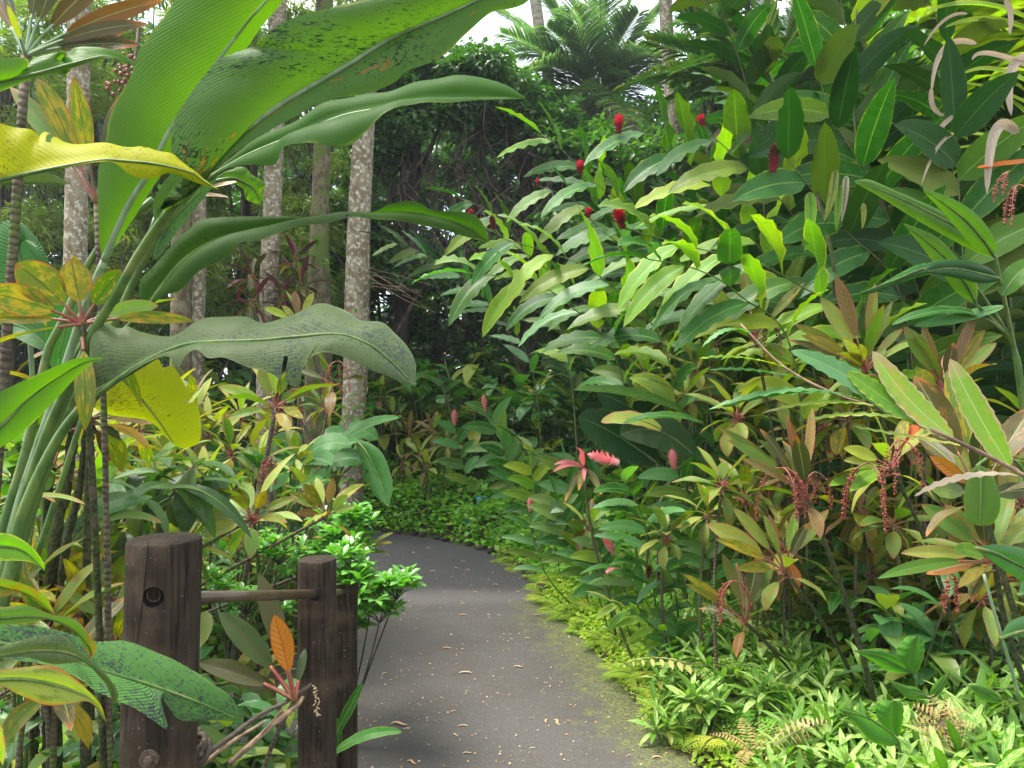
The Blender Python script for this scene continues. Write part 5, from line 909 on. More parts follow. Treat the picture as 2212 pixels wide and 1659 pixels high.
ginger([(1560, 760, 4.9), (1420, 500, 4.8), (1320, 420, 4.7), (1268, 385, 4.65)], 16, 0.5, 0.058, ['gin', 'gin', 'gind'], 'ginger with a red cone flower above the arching leaves', (1253, 376, 28, 22, *RED, 0, 1), start=.45, droop=.8, side=(.1, -.45, .9), face=.8, jit=.08)
ginger([(1480, 760, 5.2), (1330, 500, 5.1), (1220, 425, 5.0), (1170, 405, 5.0)], 16, 0.48, 0.055, ['gin', 'gin'], 'ginger with a small red bud left of the middle cones', (1161, 402, 18, 10, *RED, 0, 1), start=.45, droop=.8, side=(.1, -.45, .9), face=.8, jit=.08)
ginger([(1890, 800, 3.6), (1700, 600, 3.5), (1500, 535, 3.4), (1385, 505, 3.3)], 15, .5, .058, ['giny', 'gin', 'giny'], 'arching yellow edged ginger tipped with the large scarlet cone', (1346, 494, 46, 32, *RED, -.35, 1), start=.45, lift=.1, droop=.9, stem='stem', side=(.05, -.5, .9), face=.9, jit=.07)
ginger([(1450, 800, 4.2), (1300, 600, 4.1), (1180, 545, 4.0), (1085, 515, 3.95)], 16, .44, .05, ['giny', 'gin', 'ginb'], 'arching ginger with a browned red cone above its bright leaves', (1067, 495, 30, 18, 'fld', 'fld', -.2, 1), start=.45, lift=.1, droop=.9, stem='stem', side=(.05, -.5, .9), face=.9, jit=.07)
ginger([(1350, 780, 4.8), (1200, 600, 4.7), (1080, 510, 4.6), (1030, 480, 4.6)], 12, .36, .045, ['giny', 'gin'], 'ginger whose small red cone peeps over the dark arched leaf tip', (1016, 468, 16, 12, *RED, 0, 1), start=.45, droop=.9, side=(.05, -.5, .9), face=.9, jit=.07)
ginger([(1560, 800, 4.4), (1430, 600, 4.4), (1330, 520, 4.3), (1290, 490, 4.3)], 12, .36, .05, ['ginb', 'gin'], 'ginger with a short red cone left of the large scarlet cone', (1271, 470, 20, 17, *RED, 0, 1), start=.45, droop=.8, side=(.05, -.5, .9), face=.9, jit=.07)
ginger([(1850, 700, 4.0), (1700, 450, 3.9), (1600, 350, 3.9), (1530, 285, 3.8)], 16, 0.52, 0.065, ['gin', 'gind'], 'ginger with a red bud half hidden by its leaves', (1520, 272, 22, 22, *RED, -.5, 1), start=.45, droop=.7, side=(.1, -.45, .9), face=.8, jit=.08)
ginger([(1950, 620, 4.4), (1860, 300, 4.3), (1840, 120, 4.2), (1850, 20, 4.1)], 9, .5, .065, ['gin', 'giny', 'gin'], 'ginger with an upright flower bud at the top right', (1846, 78, 14, 10, *RED, 0, 1), start=.6, droop=.5, side=(1, -.2, 0))
ginger([(1720, 800, 3.5), (1600, 640, 3.4), (1500, 580, 3.3), (1400, 560, 3.2)], 13, .42, .052, ['giny', 'gin'], 'lowest of the arching yellow edged gingers', start=.5, lift=.1, droop=1.1, stem='stem', side=(.05, -.5, .9), face=.9, jit=.07)
ginger([(1350, 840, 4.4), (1220, 650, 4.3), (1090, 600, 4.2), (1010, 590, 4.1)], 15, .42, .05, ['giny', 'gin', 'ginb'], 'ginger drooping toward the path below the browned cone', start=.5, lift=.1, droop=1.1, stem='stem', side=(.05, -.5, .9), face=.9, jit=.07)
ginger([(1150, 800, 6.6), (1020, 620, 6.5), (930, 555, 6.4), (840, 520, 6.4)], 22, .36, .04, ['ginb', 'ginb', 'gind'], 'silvery feather like ginger spray beside the mossy trunk', start=.5, lift=.1, droop=.5, ang=.8, side=(.05, -.5, .9), face=.9, jit=.07)
ginger([(1230, 790, 5.6), (1130, 540, 5.5), (1060, 460, 5.5), (1000, 430, 5.5)], 14, .36, .045, ['gin', 'giny'], 'ginger with upright yellow edged leaves left of the cones', start=.5, droop=.7, side=(.05, -.5, .9), face=.9, jit=.07)
ginger([(1400, 700, 5.2), (1290, 420, 5.2), (1220, 330, 5.2), (1170, 290, 5.2)], 16, 0.46, 0.055, ['gin', 'giny'], 'ginger reaching highest toward the dark vine tree', start=.5, droop=.6, side=(.1, -.45, .9), face=.8, jit=.08)
pl = Plant('ginger_plant', 'ginger stump with folded pale and yellowing leaves hanging in the dark gap, upper right', 'ginger plant', ground_below(P(1830, 760, 3.7), .1, .2))
tube(pl.G('stem', 'stemd'), [pl.b, P(1800, 560, 3.6), P(1760, 400, 3.5)], .009)
for b_, c_, t_, w_, mt in (((1748, 415), (1758, 470), (1738, 545), 13, 'giny'), ((1805, 365), (1800, 430), (1780, 478), 10, 'tiy'), ((1828, 380), (1825, 430), (1818, 480), 8, 'dead'), ((1815, 400), (1810, 450), (1806, 500), 8, 'giny'), ((1865, 440), (1868, 470), (1862, 495), 6, 'tiy')): sleaf(pl, mt, b_, c_, t_, w_, 3.4, face=.9, ab=(.35, .8), fold=.5)
pl.done()
# long bright heliconia leaves over the right bank
pl = Plant('heliconia_plant', 'heliconia with long bright green leaves arching left at the right edge', 'heliconia', ground_below(P(2190, 900, 3.1), .15, .1))
hleaf(pl, 'hel', [(2150, 550), (2140, 520), (2100, 490), (2060, 470), (2000, 440), (1930, 410), (1880, 388), (1846, 390)], [(2150, 552), (2125, 530), (2080, 498), (2000, 455), (1920, 418), (1846, 392)], [(2150, 556), (2110, 545), (2060, 520), (1980, 475), (1900, 425), (1846, 394)], (3.0, 2.8), bulge=.2, rip=.03)
hleaf(pl, 'hel', [(2152, 555), (2150, 520), (2115, 468), (2060, 430), (1990, 405)], [(2150, 556), (2125, 520), (2085, 475), (2040, 440), (1994, 410)], [(2145, 556), (2100, 530), (2060, 485), (2020, 440), (1994, 412)], (2.95, 2.75), bulge=.15)
hleaf(pl, 'gin', [(2080, 575), (2000, 568), (1940, 592), (1880, 630), (1850, 635)], [(2080, 580), (2000, 580), (1940, 602), (1850, 636)], [(2080, 585), (2010, 592), (1940, 613), (1890, 632), (1850, 637)], (3.0, 2.8), bulge=.2)
hleaf(pl, 'hel', [(2110, 655), (2110, 610), (2080, 570), (2020, 510), (1952, 482)], [(2108, 656), (2090, 620), (2050, 565), (2000, 520), (1952, 484)], [(2100, 655), (2060, 625), (2020, 570), (1985, 525), (1952, 485)], (3.0, 2.85), bulge=.15)
hleaf(pl, 'gind', [(2160, 600), (2130, 575), (2080, 562), (2020, 562), (1995, 585)], [(2160, 602), (2120, 592), (2060, 580), (1996, 587)], [(2160, 606), (2120, 612), (2060, 600), (1998, 588)], (2.9, 2.8), bulge=.25)
sleaf(pl, 'gin', (2150, 700), (2060, 640), (1925, 702), 18, 3.0, face=.4); sleaf(pl, 'ginb', (2170, 660), (2080, 690), (1975, 705), 18, 3.0, face=.5); sleaf(pl, 'hel', (2165, 640), (2190, 590), (2240, 560), 25, 2.9, face=.7)
for q in ((2150, 553, 3.0), (2080, 580, 3.0), (2108, 656, 3.0), (2160, 602, 2.9), (2150, 700, 3.0)): petiole(pl, [(2210, 900, 3.1), (2190, 750, 3.05), q], [.011, .006], 'stem')
pl.done()
pl = Plant('heliconia_plant', 'bluish green heliconia leaves cut off by the right edge', 'heliconia', ground_below(P(2330, 1500, 2.3)))
hleaf(pl, 'helB', [(2108, 1182), (2150, 1176), (2200, 1182), (2280, 1210)], [(2108, 1184), (2150, 1195), (2200, 1220), (2280, 1260)], [(2108, 1186), (2140, 1210), (2190, 1245), (2280, 1290)], (2.1, 2.2), bulge=.1)
hleaf(pl, 'helB', [(2160, 1378), (2180, 1345), (2215, 1330), (2280, 1320)], [(2160, 1379), (2200, 1365), (2230, 1360), (2280, 1350)], [(2160, 1380), (2200, 1375), (2240, 1385), (2280, 1390)], (2.1, 2.2), bulge=.15)
hleaf(pl, 'helB', [(2200, 1285), (2205, 1265), (2215, 1250), (2280, 1230)], [(2200, 1286), (2220, 1280), (2240, 1275), (2280, 1270)], [(2200, 1287), (2220, 1295), (2240, 1300), (2280, 1300)], (2.1, 2.2), bulge=.15)
petiole(pl, [(2250, 1700, 2.2), (2200, 1500, 2.15), (2150, 1330, 2.1), (2125, 1240, 2.1)], [.006, .004], 'stemp')
for y_ in (1250, 1350, 1260): petiole(pl, [(2330, 1600, 2.3), (2300, 1420, 2.25), (2280, y_, 2.2)], [.01, .006], 'stem')
pl.done()
pl = Plant('heliconia_plant', 'single bright green leaf hanging down below the withered cane', 'heliconia', ground_below(P(2240, 1100, 2.6)))
hleaf(pl, 'hel', [(2110, 1005), (2095, 1020), (2085, 1050), (2082, 1090), (2090, 1125), (2110, 1135)], [(2112, 1003), (2118, 1040), (2118, 1090), (2115, 1135)], [(2116, 1004), (2140, 1020), (2158, 1060), (2160, 1100), (2145, 1130), (2120, 1136)], (2.3, 2.28), bulge=.1)
petiole(pl, [(2240, 1200, 2.6), (2210, 1020, 2.5), (2150, 985, 2.35), (2112, 1004, 2.3)], [.008, .004], 'stem'); pl.done()
pl = Plant('broad_leaf_plant', 'dark broad leaf plant with one pointed bright blade, mid bank', 'broad leaf plant', ground_below(P(1400, 1000, 4.3)))
sleaf(pl, 'hel', (1500, 900), (1370, 830), (1238, 842), 18, 4.1, face=.4); sleaf(pl, 'gin', (1520, 915), (1440, 880), (1345, 915), 17, 3.9, face=.3)
sleaf(pl, 'gind', (1420, 1000), (1330, 930), (1250, 900), 45, 4.2, face=.85); sleaf(pl, 'gind', (1440, 960), (1380, 870), (1290, 850), 40, 4.4, face=.85); sleaf(pl, 'dk', (1500, 985), (1420, 900), (1340, 940), 40, 4.1, face=.8); sleaf(pl, 'tip', (1430, 930), (1370, 890), (1298, 912), 26, 4.0, face=.4)
for q in ((1500, 900, 4.1), (1420, 1000, 4.2), (1440, 960, 4.4), (1500, 985, 4.1)): petiole(pl, [(1420, 1100, 4.3), (1450, 1030, 4.3), q], [.01, .006], 'stem')
pl.done()
# withering cane entering from the right edge
pl = Plant('ginger_plant', 'withering ginger cane with browned leaf margins reaching in from the right edge', 'ginger plant', ground_below(P(2420, 1300, 2.2)))
w = [pl.b, P(2380, 1150, 2.15), P(2212, 1028, 2.1), P(2060, 950, 2.1), P(1920, 890, 2.15), P(1800, 850, 2.2), P(1690, 790, 2.25), P(1600, 700, 2.3)]; tube(pl.G('stem', 'twig'), w, [.010, .0075, .006, .003], k=8, n=60)
WL = [((2182, 1010), (2110, 900), (2052, 775), 30, 'ginx'), ((2060, 945), (1960, 880), (1885, 758), 30, 'ginx'), ((1935, 895), (1840, 800), (1708, 758), 27, 'ginb'), ((1990, 915), (1900, 855), (1830, 802), 26, 'giny'),
      ((1990, 912), (1850, 880), (1738, 910), 14, 'ginx'), ((2100, 965), (1960, 945), (1838, 920), 13, 'ginx'), ((2205, 1028), (2080, 1010), (1975, 1072), 15, 'dead'), ((1860, 865), (1760, 820), (1560, 880), 15, 'ginb'), ((1820, 855), (1700, 820), (1530, 885), 18, 'ginb'), ((1900, 880), (1780, 850), (1640, 895), 12, 'ginx'), ((1740, 820), (1620, 790), (1530, 800), 14, 'ginb'), ((1700, 795), (1600, 760), (1510, 775), 13, 'giny'), ((1620, 720), (1570, 690), (1515, 752), 11, 'ginb')]
for b_, c_, t_, w_, mt in WL: 
    q = [P(b_[0], b_[1], 2.13+.0003*max(0, 2000-b_[0])), P(c_[0], c_[1], 2.1), P(t_[0], t_[1], 2.12)]; up = .5 if w_ > 20 else .15
    leaf(pl.G('foliage' if mt != 'dead' else 'dead_leaf', mt), bez(*q, 26), w_/FP*2.1, hint=nrmz(UP*(1-up)+nrmz(EYE-q[1])*up*1.6), ab=(.5, .6), fold=.12, wav=.16, wn=9, m=9, age=.0)
pl.done()
# pink gingers, mid right
PK = ('flp', 'flp')
def pg(pts, nl, label, fl=None, L=.235, W=.025, mat=('ginb', 'gin'), **kw):
    pts = [(a, b, d+(.3 if d < 4.2 else .1)) for a, b, d in pts]; kw.setdefault('lift', .3); kw.setdefault('face', .6); kw.setdefault('start', .45)
    return ginger(pts, nl, L, W, list(mat), label, fl, group='pink gingers beside the path', stem='stem', r=.0055, wav=.06, droop=.7, **kw)
pg([(1420, 1330, 3.5), (1392, 1130, 3.4), (1345, 1030, 3.3)], 15, 'pink ginger with the largest curved pink flower', (1336, 1000, 75, 30, *PK, -1.2, .35), L=.27, W=.034, side=(1, -.3, .2), face=.8)
pg([(1540, 1250, 3.6), (1490, 1080, 3.6), (1462, 1020, 3.6)], 12, 'pink ginger with one upright pink spike right of the largest flower', (1456, 1012, 44, 22, *PK, -.15, 1), side=(1, -.3, .2), L=.27, W=.032, face=.8)
pg([(1185, 1250, 5.0), (1150, 1160, 5.0), (1145, 1115, 5.0)], 9, 'pink ginger beside the creeper bank at the far right edge of the path', (1146, 1104, 34, 17, *PK, 0, 1), side=(1, -.3, .1))
pg([(1410, 1330, 3.5), (1360, 1250, 3.5), (1322, 1200, 3.5)], 9, 'pink ginger whose pale spike leans left over the path', (1328, 1198, 52, 20, *PK, -.6, 1), side=(.8, -.3, .3))
pg([(1400, 1330, 3.6), (1350, 1280, 3.6), (1322, 1248, 3.6)], 6, 'pink ginger with a low pink tuft over the path edge', (1310, 1238, 30, 20, *PK, 1.2, .6), side=(.8, -.3, .3), L=.17)
pg([(1530, 1350, 3.4), (1450, 1270, 3.4), (1410, 1250, 3.4)], 8, 'ginger with a small dark red spike low on the bank', (1401, 1248, 30, 14, 'fld', 'fld', 0, 1), side=(.8, -.3, .3), L=.18)
pg([(1490, 1440, 3.4), (1400, 1345, 3.4), (1320, 1300, 3.4)], 10, 'low ginger with yellowing leaves leaning over the path edge', None, mat=('giny', 'giny', 'tiy'), L=.17, W=.024, side=(.6, -.3, .5))
pg([(1150, 1060, 6.4), (1080, 950, 6.4), (1060, 890, 6.4)], 12, 'pink ginger with upright leaves beyond the bend of the path', (1048, 890, 40, 15, *PK, -.1, 1), L=.36, W=.05, side=(1, -.2, .2), mat=('ginb', 'gin', 'ginb'))
pg([(1020, 1080, 7.2), (990, 960, 7.2), (982, 920, 7.2)], 8, 'pink ginger bearing the farthest pale pink flower', (982, 918, 34, 16, *PK, 0, 1), L=.3, W=.045, side=(1, -.2, .2))
pg([(1290, 1040, 5.2), (1170, 990, 5.2), (1130, 960, 5.2)], 9, 'dark leaved ginger between the far pink ginger and the mid bank', None, L=.28, W=.045, mat=('gind', 'gin'))
FILLG = [(1490, 1180, 3.7), (1250, 1180, 4.4), (1210, 1120, 4.9), (1560, 1130, 3.7), (1600, 1020, 3.9), (1480, 970, 4.2), (1150, 1050, 5.6), (1230, 1050, 4.9), (1460, 1380, 3.4), (1390, 1060, 4.4), (1540, 980, 4.2), (1640, 1060, 3.7), (1300, 1210, 4.0), (1100, 1010, 6.2)]
for i, (X, Y, D) in enumerate(FILLG):
    dx = random.uniform(-50, 20); pg([(X+40, Y+100, D), (X+10, Y+30, D), (X+dx*.5, Y-40, D)], 10, 'flowerless green ginger shoot among the pink gingers', None, L=.2 if D < 4.5 else .27, W=.032 if D < 4.5 else .042, side=(1, random.uniform(-.6, .3), random.uniform(0, .4)), mat=('ginb', 'gin', 'gin' if i % 3 else 'giny')) 
# dark mass behind: shared ginger shoots
def cane_proto(seed, H, lean, nl, L, W, mats, name='ginger_plant'):
    random.seed(seed); pl = Plant(name, 'x', 'ginger plant', (0, 0, 0)); pts = [(0, 0, -.05), (lean*.1, 0, H*.4), (lean*.4, 0, H*.8), (lean, 0, H)]
    cane(pl, [np.array(p) for p in pts], nl, L, W, mats, start=.16, droop=1.1, face=0, side=(0, 1, .2), n=9, m=5, r=.009); pl.done(); return pl.e, [c for c in COL.objects if c.parent == pl.e]
CP = [cane_proto(100+i, 2.2+.25*i, -.45-.2*(i % 3), 32, .44, .055, ['gin', 'gind', 'gind', 'gind']) for i in range(6)]; random.seed(11)
r_ = np.random.default_rng(4); pts_ = []
for _ in range(6000):
    if len(pts_) >= 175: break
    y = r_.uniform(4.4, 9.5); X = r_.uniform(1230 if y > 5.5 else 1500, 2330); x = (X-1106)/FP*y
    if sdist(np.array([[x, y]]), ER)[0] < .9: continue
    if any(np.hypot(x-a, y-b) < .17 for a, b in pts_): continue
    pts_.append((x, y)); rise = np.clip((X-1150)/800, 0, 1); H = 1.5+1.55*rise
    place(CP[len(pts_) % 6], 0, 0, 0, s=H/2.8*random.uniform(.85, 1.12), xy=(x, y), rz=random.uniform(-1.3, 1.3), label='tall dark green ginger shoot in the dense stand behind the flowering gingers', group='dark ginger stand behind the flowering gingers')

# ------------------------------------------------------------------ palms, trees, backdrop
def pfrond(pl, B, C, T, L, n=44, mat='palm', W=.02, sag=.55, part='frond', stem='stem', age=0, thick=.014, vee=.35):
    sp = bez(np.asarray(B), np.asarray(C), np.asarray(T), n); tube(pl.G(part+'_rib' if part == 'frond' else part, stem), sp, [thick, thick*.2], k=5); Tg = nrmz(np.gradient(sp, axis=0)); S = nrmz(np.cross(Tg, UP)); 
    for i in range(int(n*.14), n):
        f = i/n; l = L*(sin(pi*min(.15+f*.8, .97))**.7)
        for s_ in (-1, 1):
            d = S[i]*s_*.9+Tg[i]*.62+UP*vee*random.uniform(.4, 1.2); leaf(pl.G(part, mat), gspine(sp[i], d, l*random.uniform(.9, 1.08), sag*random.uniform(.8, 1.5), 5), W, hint=UP, ab=(.3, .8), fold=.5, m=3, age=age+random.random()**6*.7)
def palm(label, trunk, r, crown, tips, L, mat='palm', W=.02, bark='barkp', dead=(), name='palm_tree', **kw):
    b = P(*trunk[0]); b = np.array([b[0], b[1], GZ(b[0], b[1])]) ; pl = Plant(name, label, 'palm', b)
    tube(pl.G('trunk', bark), [b-UP*.1]+[P(*t) for t in trunk], [r*1.25, r, r*.9], k=14, n=80, bump=.02)
    if crown is not None:
        c = P(*crown)
        for (tx, ty, dd, *a) in tips: 
            T = P(tx, ty, crown[2]+dd); C = (c+T)/2+UP*np.linalg.norm(T-c)*(.28 if ty > crown[1]-100 else .1); pfrond(pl, c, C, T, L, mat=mat, W=W, **kw)
        for (tx, ty, dd) in dead: 
            T = P(tx, ty, crown[2]+dd); pfrond(pl, c, (c+T)/2+UP*np.linalg.norm(T-c)*.25, T, L*.7, mat='dead', W=W*.8, part='dead_frond', stem='twig', sag=2.2, vee=-.3)
    return pl.done()
palm('palm with a slender ringed pale trunk leaning left at the top centre', [(1260, 700, 15), (1215, 400, 15), (1182, 150, 15), (1165, 60, 15), (1148, -60, 15)], .12, (1140, -160, 15), [(900, -60, 0), (1330, -90, 1), (1100, -400, 0), (1000, -250, 0)], .6)
palm('feathery palm with long arching fronds against the sky at the top centre', [(1320, 800, 14), (1300, 500, 14), (1295, 240, 14)], .16, (1292, 205, 14), [(1085, 75, -.5), (1120, 160, -1), (1150, -30, 0), (1215, -90, .5), (1270, -140, 0), (1335, -120, -.3), (1395, -70, 0), (1450, 0, 0), (1480, 90, -.5), (1420, 200, -1.2), (1180, 260, -1), (1360, 260, -1.5), (1235, 20, -1.5), (1060, 20, 1), (1500, 30, .8), (1100, 120, .5), (1180, 60, -1), (1300, -60, -1.2), (1380, 30, -1), (1440, 120, -1.5), (1140, 230, .5), (1480, 180, .5), (1330, 300, -.5)], .78, dead=[(1215, 290, -.6), (1400, 310, -.4), (1290, 330, -1)], n=84, W=.017)
palm('palm trunk with grey lichen rings partly hidden by fronds right of the sky gap', [(1480, 700, 12), (1460, 400, 12), (1452, 230, 12), (1440, 60, 12), (1435, -80, 12)], .11, (1435, -200, 12), [(1250, -150, 0), (1600, -150, 0), (1450, -420, 0)], .5, bark='bark', dead=[(1500, 200, -.2), (1560, 170, -.4)])
palm('dark green palm with drooping fronds above the ginger stand', [(1720, 700, 8), (1690, 450, 8), (1675, 260, 8)], .09, (1670, 230, 8), [(1352, 185, -.4), (1400, 90, 0), (1470, 20, 0), (1540, -50, .3), (1640, -100, 0), (1740, -90, 0), (1850, -30, 0), (1900, 80, -.3), (1480, 150, -1.0), (1560, 60, -.8), (1800, 90, -1), (1420, 240, -.6), (1520, 200, .6)], .5, mat='palmd', W=.026, n=44, bark='barkd', dead=[(1540, 300, -.4), (1620, 330, -.5)])
palm('palm with broad yellow green fronds in the top right corner', [(2420, 800, 4.6), (2400, 400, 4.6), (2380, 130, 4.6)], .08, (2370, 90, 4.6), [(1950, 60, -.3), (2010, -60, 0), (2090, 90, -.6), (2150, -100, 0), (2050, 300, -.4), (2120, 200, -.8), (2300, -200, 0)], .55, mat='strap', W=.03, n=26, bark='barkp')
# dead straps hanging at the right
pl = Plant('palm_tree', 'palm clump at the right edge draped with bleached dead straps', 'palm', ground_below(P(2260, 700, 3.6)))
stemtube(pl, pl.b, P(2230, 250, 3.6), .03, 'barkp')
for (b_, c_, t_, w_, d_) in (((2110, 95), (2020, 60), (2012, 200), 11, 3.4), ((2012, 190), (2005, 240), (2040, 250), 9, 3.4), ((2200, 290), (2135, 210), (2132, 420), 20, 3.3), ((2230, 120), (2160, 120), (2185, 250), 18, 3.4), ((2240, 290), (2190, 240), (2185, 380), 24, 3.5), ((2090, 30), (2040, 20), (1995, 100), 6, 3.5), ((2060, 250), (2030, 270), (2000, 320), 9, 3.4), ((2060, 290), (2020, 300), (1990, 400), 6, 3.4), ((2170, 0), (2190, 20), (2180, 75), 10, 3.4), ((2240, 150), (2110, 90), (2100, 130), 9, 3.4)):
    q = [P(x, y, d_) for x, y in (b_, c_, t_)]; leaf(pl.G('dead_leaf', 'dead'), bez(*q, 20), w_*.6/FP*d_, hint=nrmz(nrmz(EYE-q[1])+UP*.1), ab=(.25, .45), fold=.3, wav=.1, wn=3, m=5, roll=.2)
for (b_, c_, t_, w_) in (((2260, 330), (2100, 270), (2010, 300), 9), ((2260, 340), (2120, 300), (2030, 330), 8), ((2260, 250), (2150, 180), (2060, 180), 10), ((2250, 60), (2120, -20), (1990, 30), 16), ((2250, 90), (2160, 20), (2040, 60), 18), ((2250, 200), (2150, 130), (2080, 160), 14), ((2250, 10), (2190, -60), (2100, -40), 16), ((2250, 350), (2180, 330), (2110, 350), 10), ((2260, 300), (2200, 220), (2150, 200), 12)):
    q = [P(x, y, 3.6) for x, y in (b_, c_, t_)]; leaf(pl.G('foliage', 'strap'), bez(*q, 20), w_/FP*3.6, hint=UP+np.array([0, -.6, 0]), ab=(.3, .6), fold=.4, m=5, roll=.2)
sleaf(pl, 'tiO', (2260, 345), (2180, 350), (2110, 362), 9, 3.3, face=.5)
berries(pl, P(2200, 400, 3.2), .22, 3); berries(pl, P(2180, 370, 3.2), .16, 2, mat='berryd')
pl.done()

# standing trunks at the left
def trunk(label, pts, r, mat, nbump=.025, name='tree', crown=None, moss=False, epi=()):
    b = P(*pts[0]); b[2] = GZ(b[0], b[1]); pl = Plant(name, label, 'tree', b); tube(pl.G('trunk', mat), [b-UP*.1]+[P(*p) for p in pts[1:]], r, k=20, n=160, bump=nbump)
    for (X, Y, D, s, n) in epi:
        c = P(X, Y, D); e = pl.G('epiphyte', 'fil')
        for k in range(n):
            a = random.uniform(0, 6.28); leaf(e, arc(c+np.array([cos(a)*.09, sin(a)*.09, random.uniform(-.15, .15)]), pi/2-a, random.uniform(-.2, 1), s*random.uniform(.5, 1), 1.2, 7), s*.09, hint=UP, m=3, ab=(.5, .7))
    T_ = tmpl(2, 3, .25, (.6, .7), .5, .3); N = 2600; top = P(*pts[-1]); cc = top+UP*1.6
    q = cc+rng.standard_normal((N, 3))*np.array([1.0, 1.0, .6]); scatter(pl.G('crown', 'treel'), T_, q, rng.uniform(0, 6, N), rng.uniform(-.6, .6, N), rng.uniform(-.5, .5, N), rng.uniform(.1, .18, N))
    return pl.done()
trunk('tall straight banded grey trunk left of centre', [(570, 1145, 8.6), (578, 700, 8.6), (590, 400, 8.6), (600, 0, 8.6), (603, -260, 8.6)], [.115, .1, .1, .09], 'bark', .012)
trunk('mossy rough trunk between the banded trunk and the pale trunk', [(672, 1130, 9), (688, 800, 9), (690, 500, 9), (696, 300, 9), (705, -260, 9)], [.17, .15, .1, .1, .09], 'barkb', .04, epi=[(680, 830, 8.85, .3, 10), (690, 560, 8.85, .25, 12)])
trunk('thick pale lichen covered trunk with mossy foot, right of the group', [(760, 1150, 8), (760, 1000, 8), (768, 800, 8), (775, 500, 8), (785, 300, 8), (795, 100, 8), (800, -300, 8)], [.118, .12, .13, .115, .105, .1, .095], 'bark', .012, epi=[(765, 1010, 7.85, .3, 26), (775, 880, 7.85, .28, 18), (760, 930, 7.85, .3, 18), (772, 700, 7.85, .2, 8)])
trunk('brown lichen trunk, left one of the twin trunks', [(385, 1160, 8.2), (390, 800, 8.2), (392, 500, 8.2), (395, -260, 8.2)], [.12, .1, .095], 'barkb', .02)
trunk('paler lichen trunk, right one of the twin trunks', [(412, 1155, 8.4), (418, 800, 8.4), (424, 500, 8.4), (428, -260, 8.4)], [.12, .1, .095], 'bark', .02)
trunk('spotted trunk at the far left behind the upright ti', [(160, 1200, 7), (162, 700, 7), (165, 450, 7), (170, 150, 7), (172, -300, 7)], [.11, .095, .09], 'bark', .015)
# leafy crowns
TL = tmpl(2, 3, .24, (.6, .8), .5, .3); TN = tmpl(2, 3, .07, (.4, .6), .4, .1)
def cloud(g, C, R, n, s, T, gap=0, flat=.6):
    """leaf clumps: C centres (k,3), R radius"""
    k = len(C); i = rng.integers(0, k, n); d = rng.standard_normal((n, 3)); d = nrmz(d)*rng.uniform(.2, 1, (n, 1))**.5; q = C[i]+d*np.reshape(R, (-1, 1))[i]*np.array([1, 1, flat])
    az = np.arctan2(d[:, 0], d[:, 1])+rng.normal(0, .7, n); scatter(g, T, q, az, rng.normal(-.15, .5, n), rng.normal(0, .5, n), rng.uniform(.7, 1.2, n)*s, rnd=np.clip(rng.normal(.5, .2, n)+(rng.random(k)[i]-.5)*.6, 0, 1), age=(rng.random(n) < .02)*.7)
def tree(label, base, top, r, centres, n, s, mat, T, R=.5, bark='barkd', name='tree', limbs=8, cat='tree', vines=0, group=None):
    b = P(*base); b[2] = GZ(b[0], b[1]); pl = Plant(name, label, cat, b, group); t = P(*top); tube(pl.G('trunk', bark), bez(b-UP*.1, (b+t)/2+np.array([.2, .1, 0]), t, 30), [r, r*.5], k=10, bump=.04)
    C = np.array([P(*c[:3]) for c in centres]); Rr = np.array([c[3]/FP*c[2] if len(c) > 3 else R for c in centres])
    for c in C[::max(1, len(C)//limbs)]: 
        a = b+(t-b)*random.uniform(.4, .95); tube(pl.G('limb', bark), bez(a, (a+c)/2+UP*random.uniform(-.2, .4), c, 12), [r*.35, r*.08], k=6, bump=.05)
    cloud(pl.G('crown', mat), C, Rr, n, s, T)
    for i in range(vines):
        a = C[random.randrange(len(C))]-UP*.3; e = a+np.array([random.uniform(-.5, .5), random.uniform(-.3, .3), -random.uniform(.8, 2.6)]); tube(pl.G('hanging_vine', 'vine'), cr([a, (a+e)/2+rng.normal(0, .14, 3), (a+3*e)/4+rng.normal(0, .1, 3), e], 14), [.012, .006], k=4, cap=False)
    return pl.done()
def region(n, x0, x1, y0, y1, d0, d1, r0, r1, rej=lambda x, y, d: False):
    o_ = []
    for _ in range(n*60):
        if len(o_) >= n: break
        x, y, d = random.uniform(x0, x1), random.uniform(y0, y1), random.uniform(d0, d1)
        if not rej(x, y, d): o_.append((x, y, d, random.uniform(r0, r1)))
    return o_
gaps = [(830, 650, 20), (880, 735, 16), (1030, 480, 16), (480, 590, 12), (940, 500, 10), (1000, 430, 10)]
isgap = lambda x, y, r=0: any(math.hypot(x-a, y-b) < c+r for a, b, c in gaps)
cav = lambda x, y, d: ((x-1010)/210)**2+((y-430)/170)**2 < 1 or isgap(x, y, 26) or y < 95 or (x > 1030 and y < 110+(x-1030)*.75)
random.seed(3)
tree('vine smothered tree rising behind the pale lichen trunk', (830, 900, 12.5), (900, 250, 12.5), .16, region(110, 740, 1080, 50, 620, 11.5, 13, 28, 56, cav), 26000, .15, 'tree', TL, vines=26)
tree('vine smothered tree in the centre below the ringed palm trunk', (1120, 850, 13), (1130, 300, 13), .18, region(110, 980, 1320, 60, 640, 12, 13.5, 28, 58, cav), 24000, .15, 'tree', TL, vines=40)
tree('leafy tree with brighter crown under the feathery palm', (1420, 800, 12.5), (1360, 350, 12.5), .15, region(60, 1180, 1520, 270, 600, 11.5, 13.5, 30, 60, lambda x, y, d: y < 220), 13000, .15, 'treel', TL, vines=14)
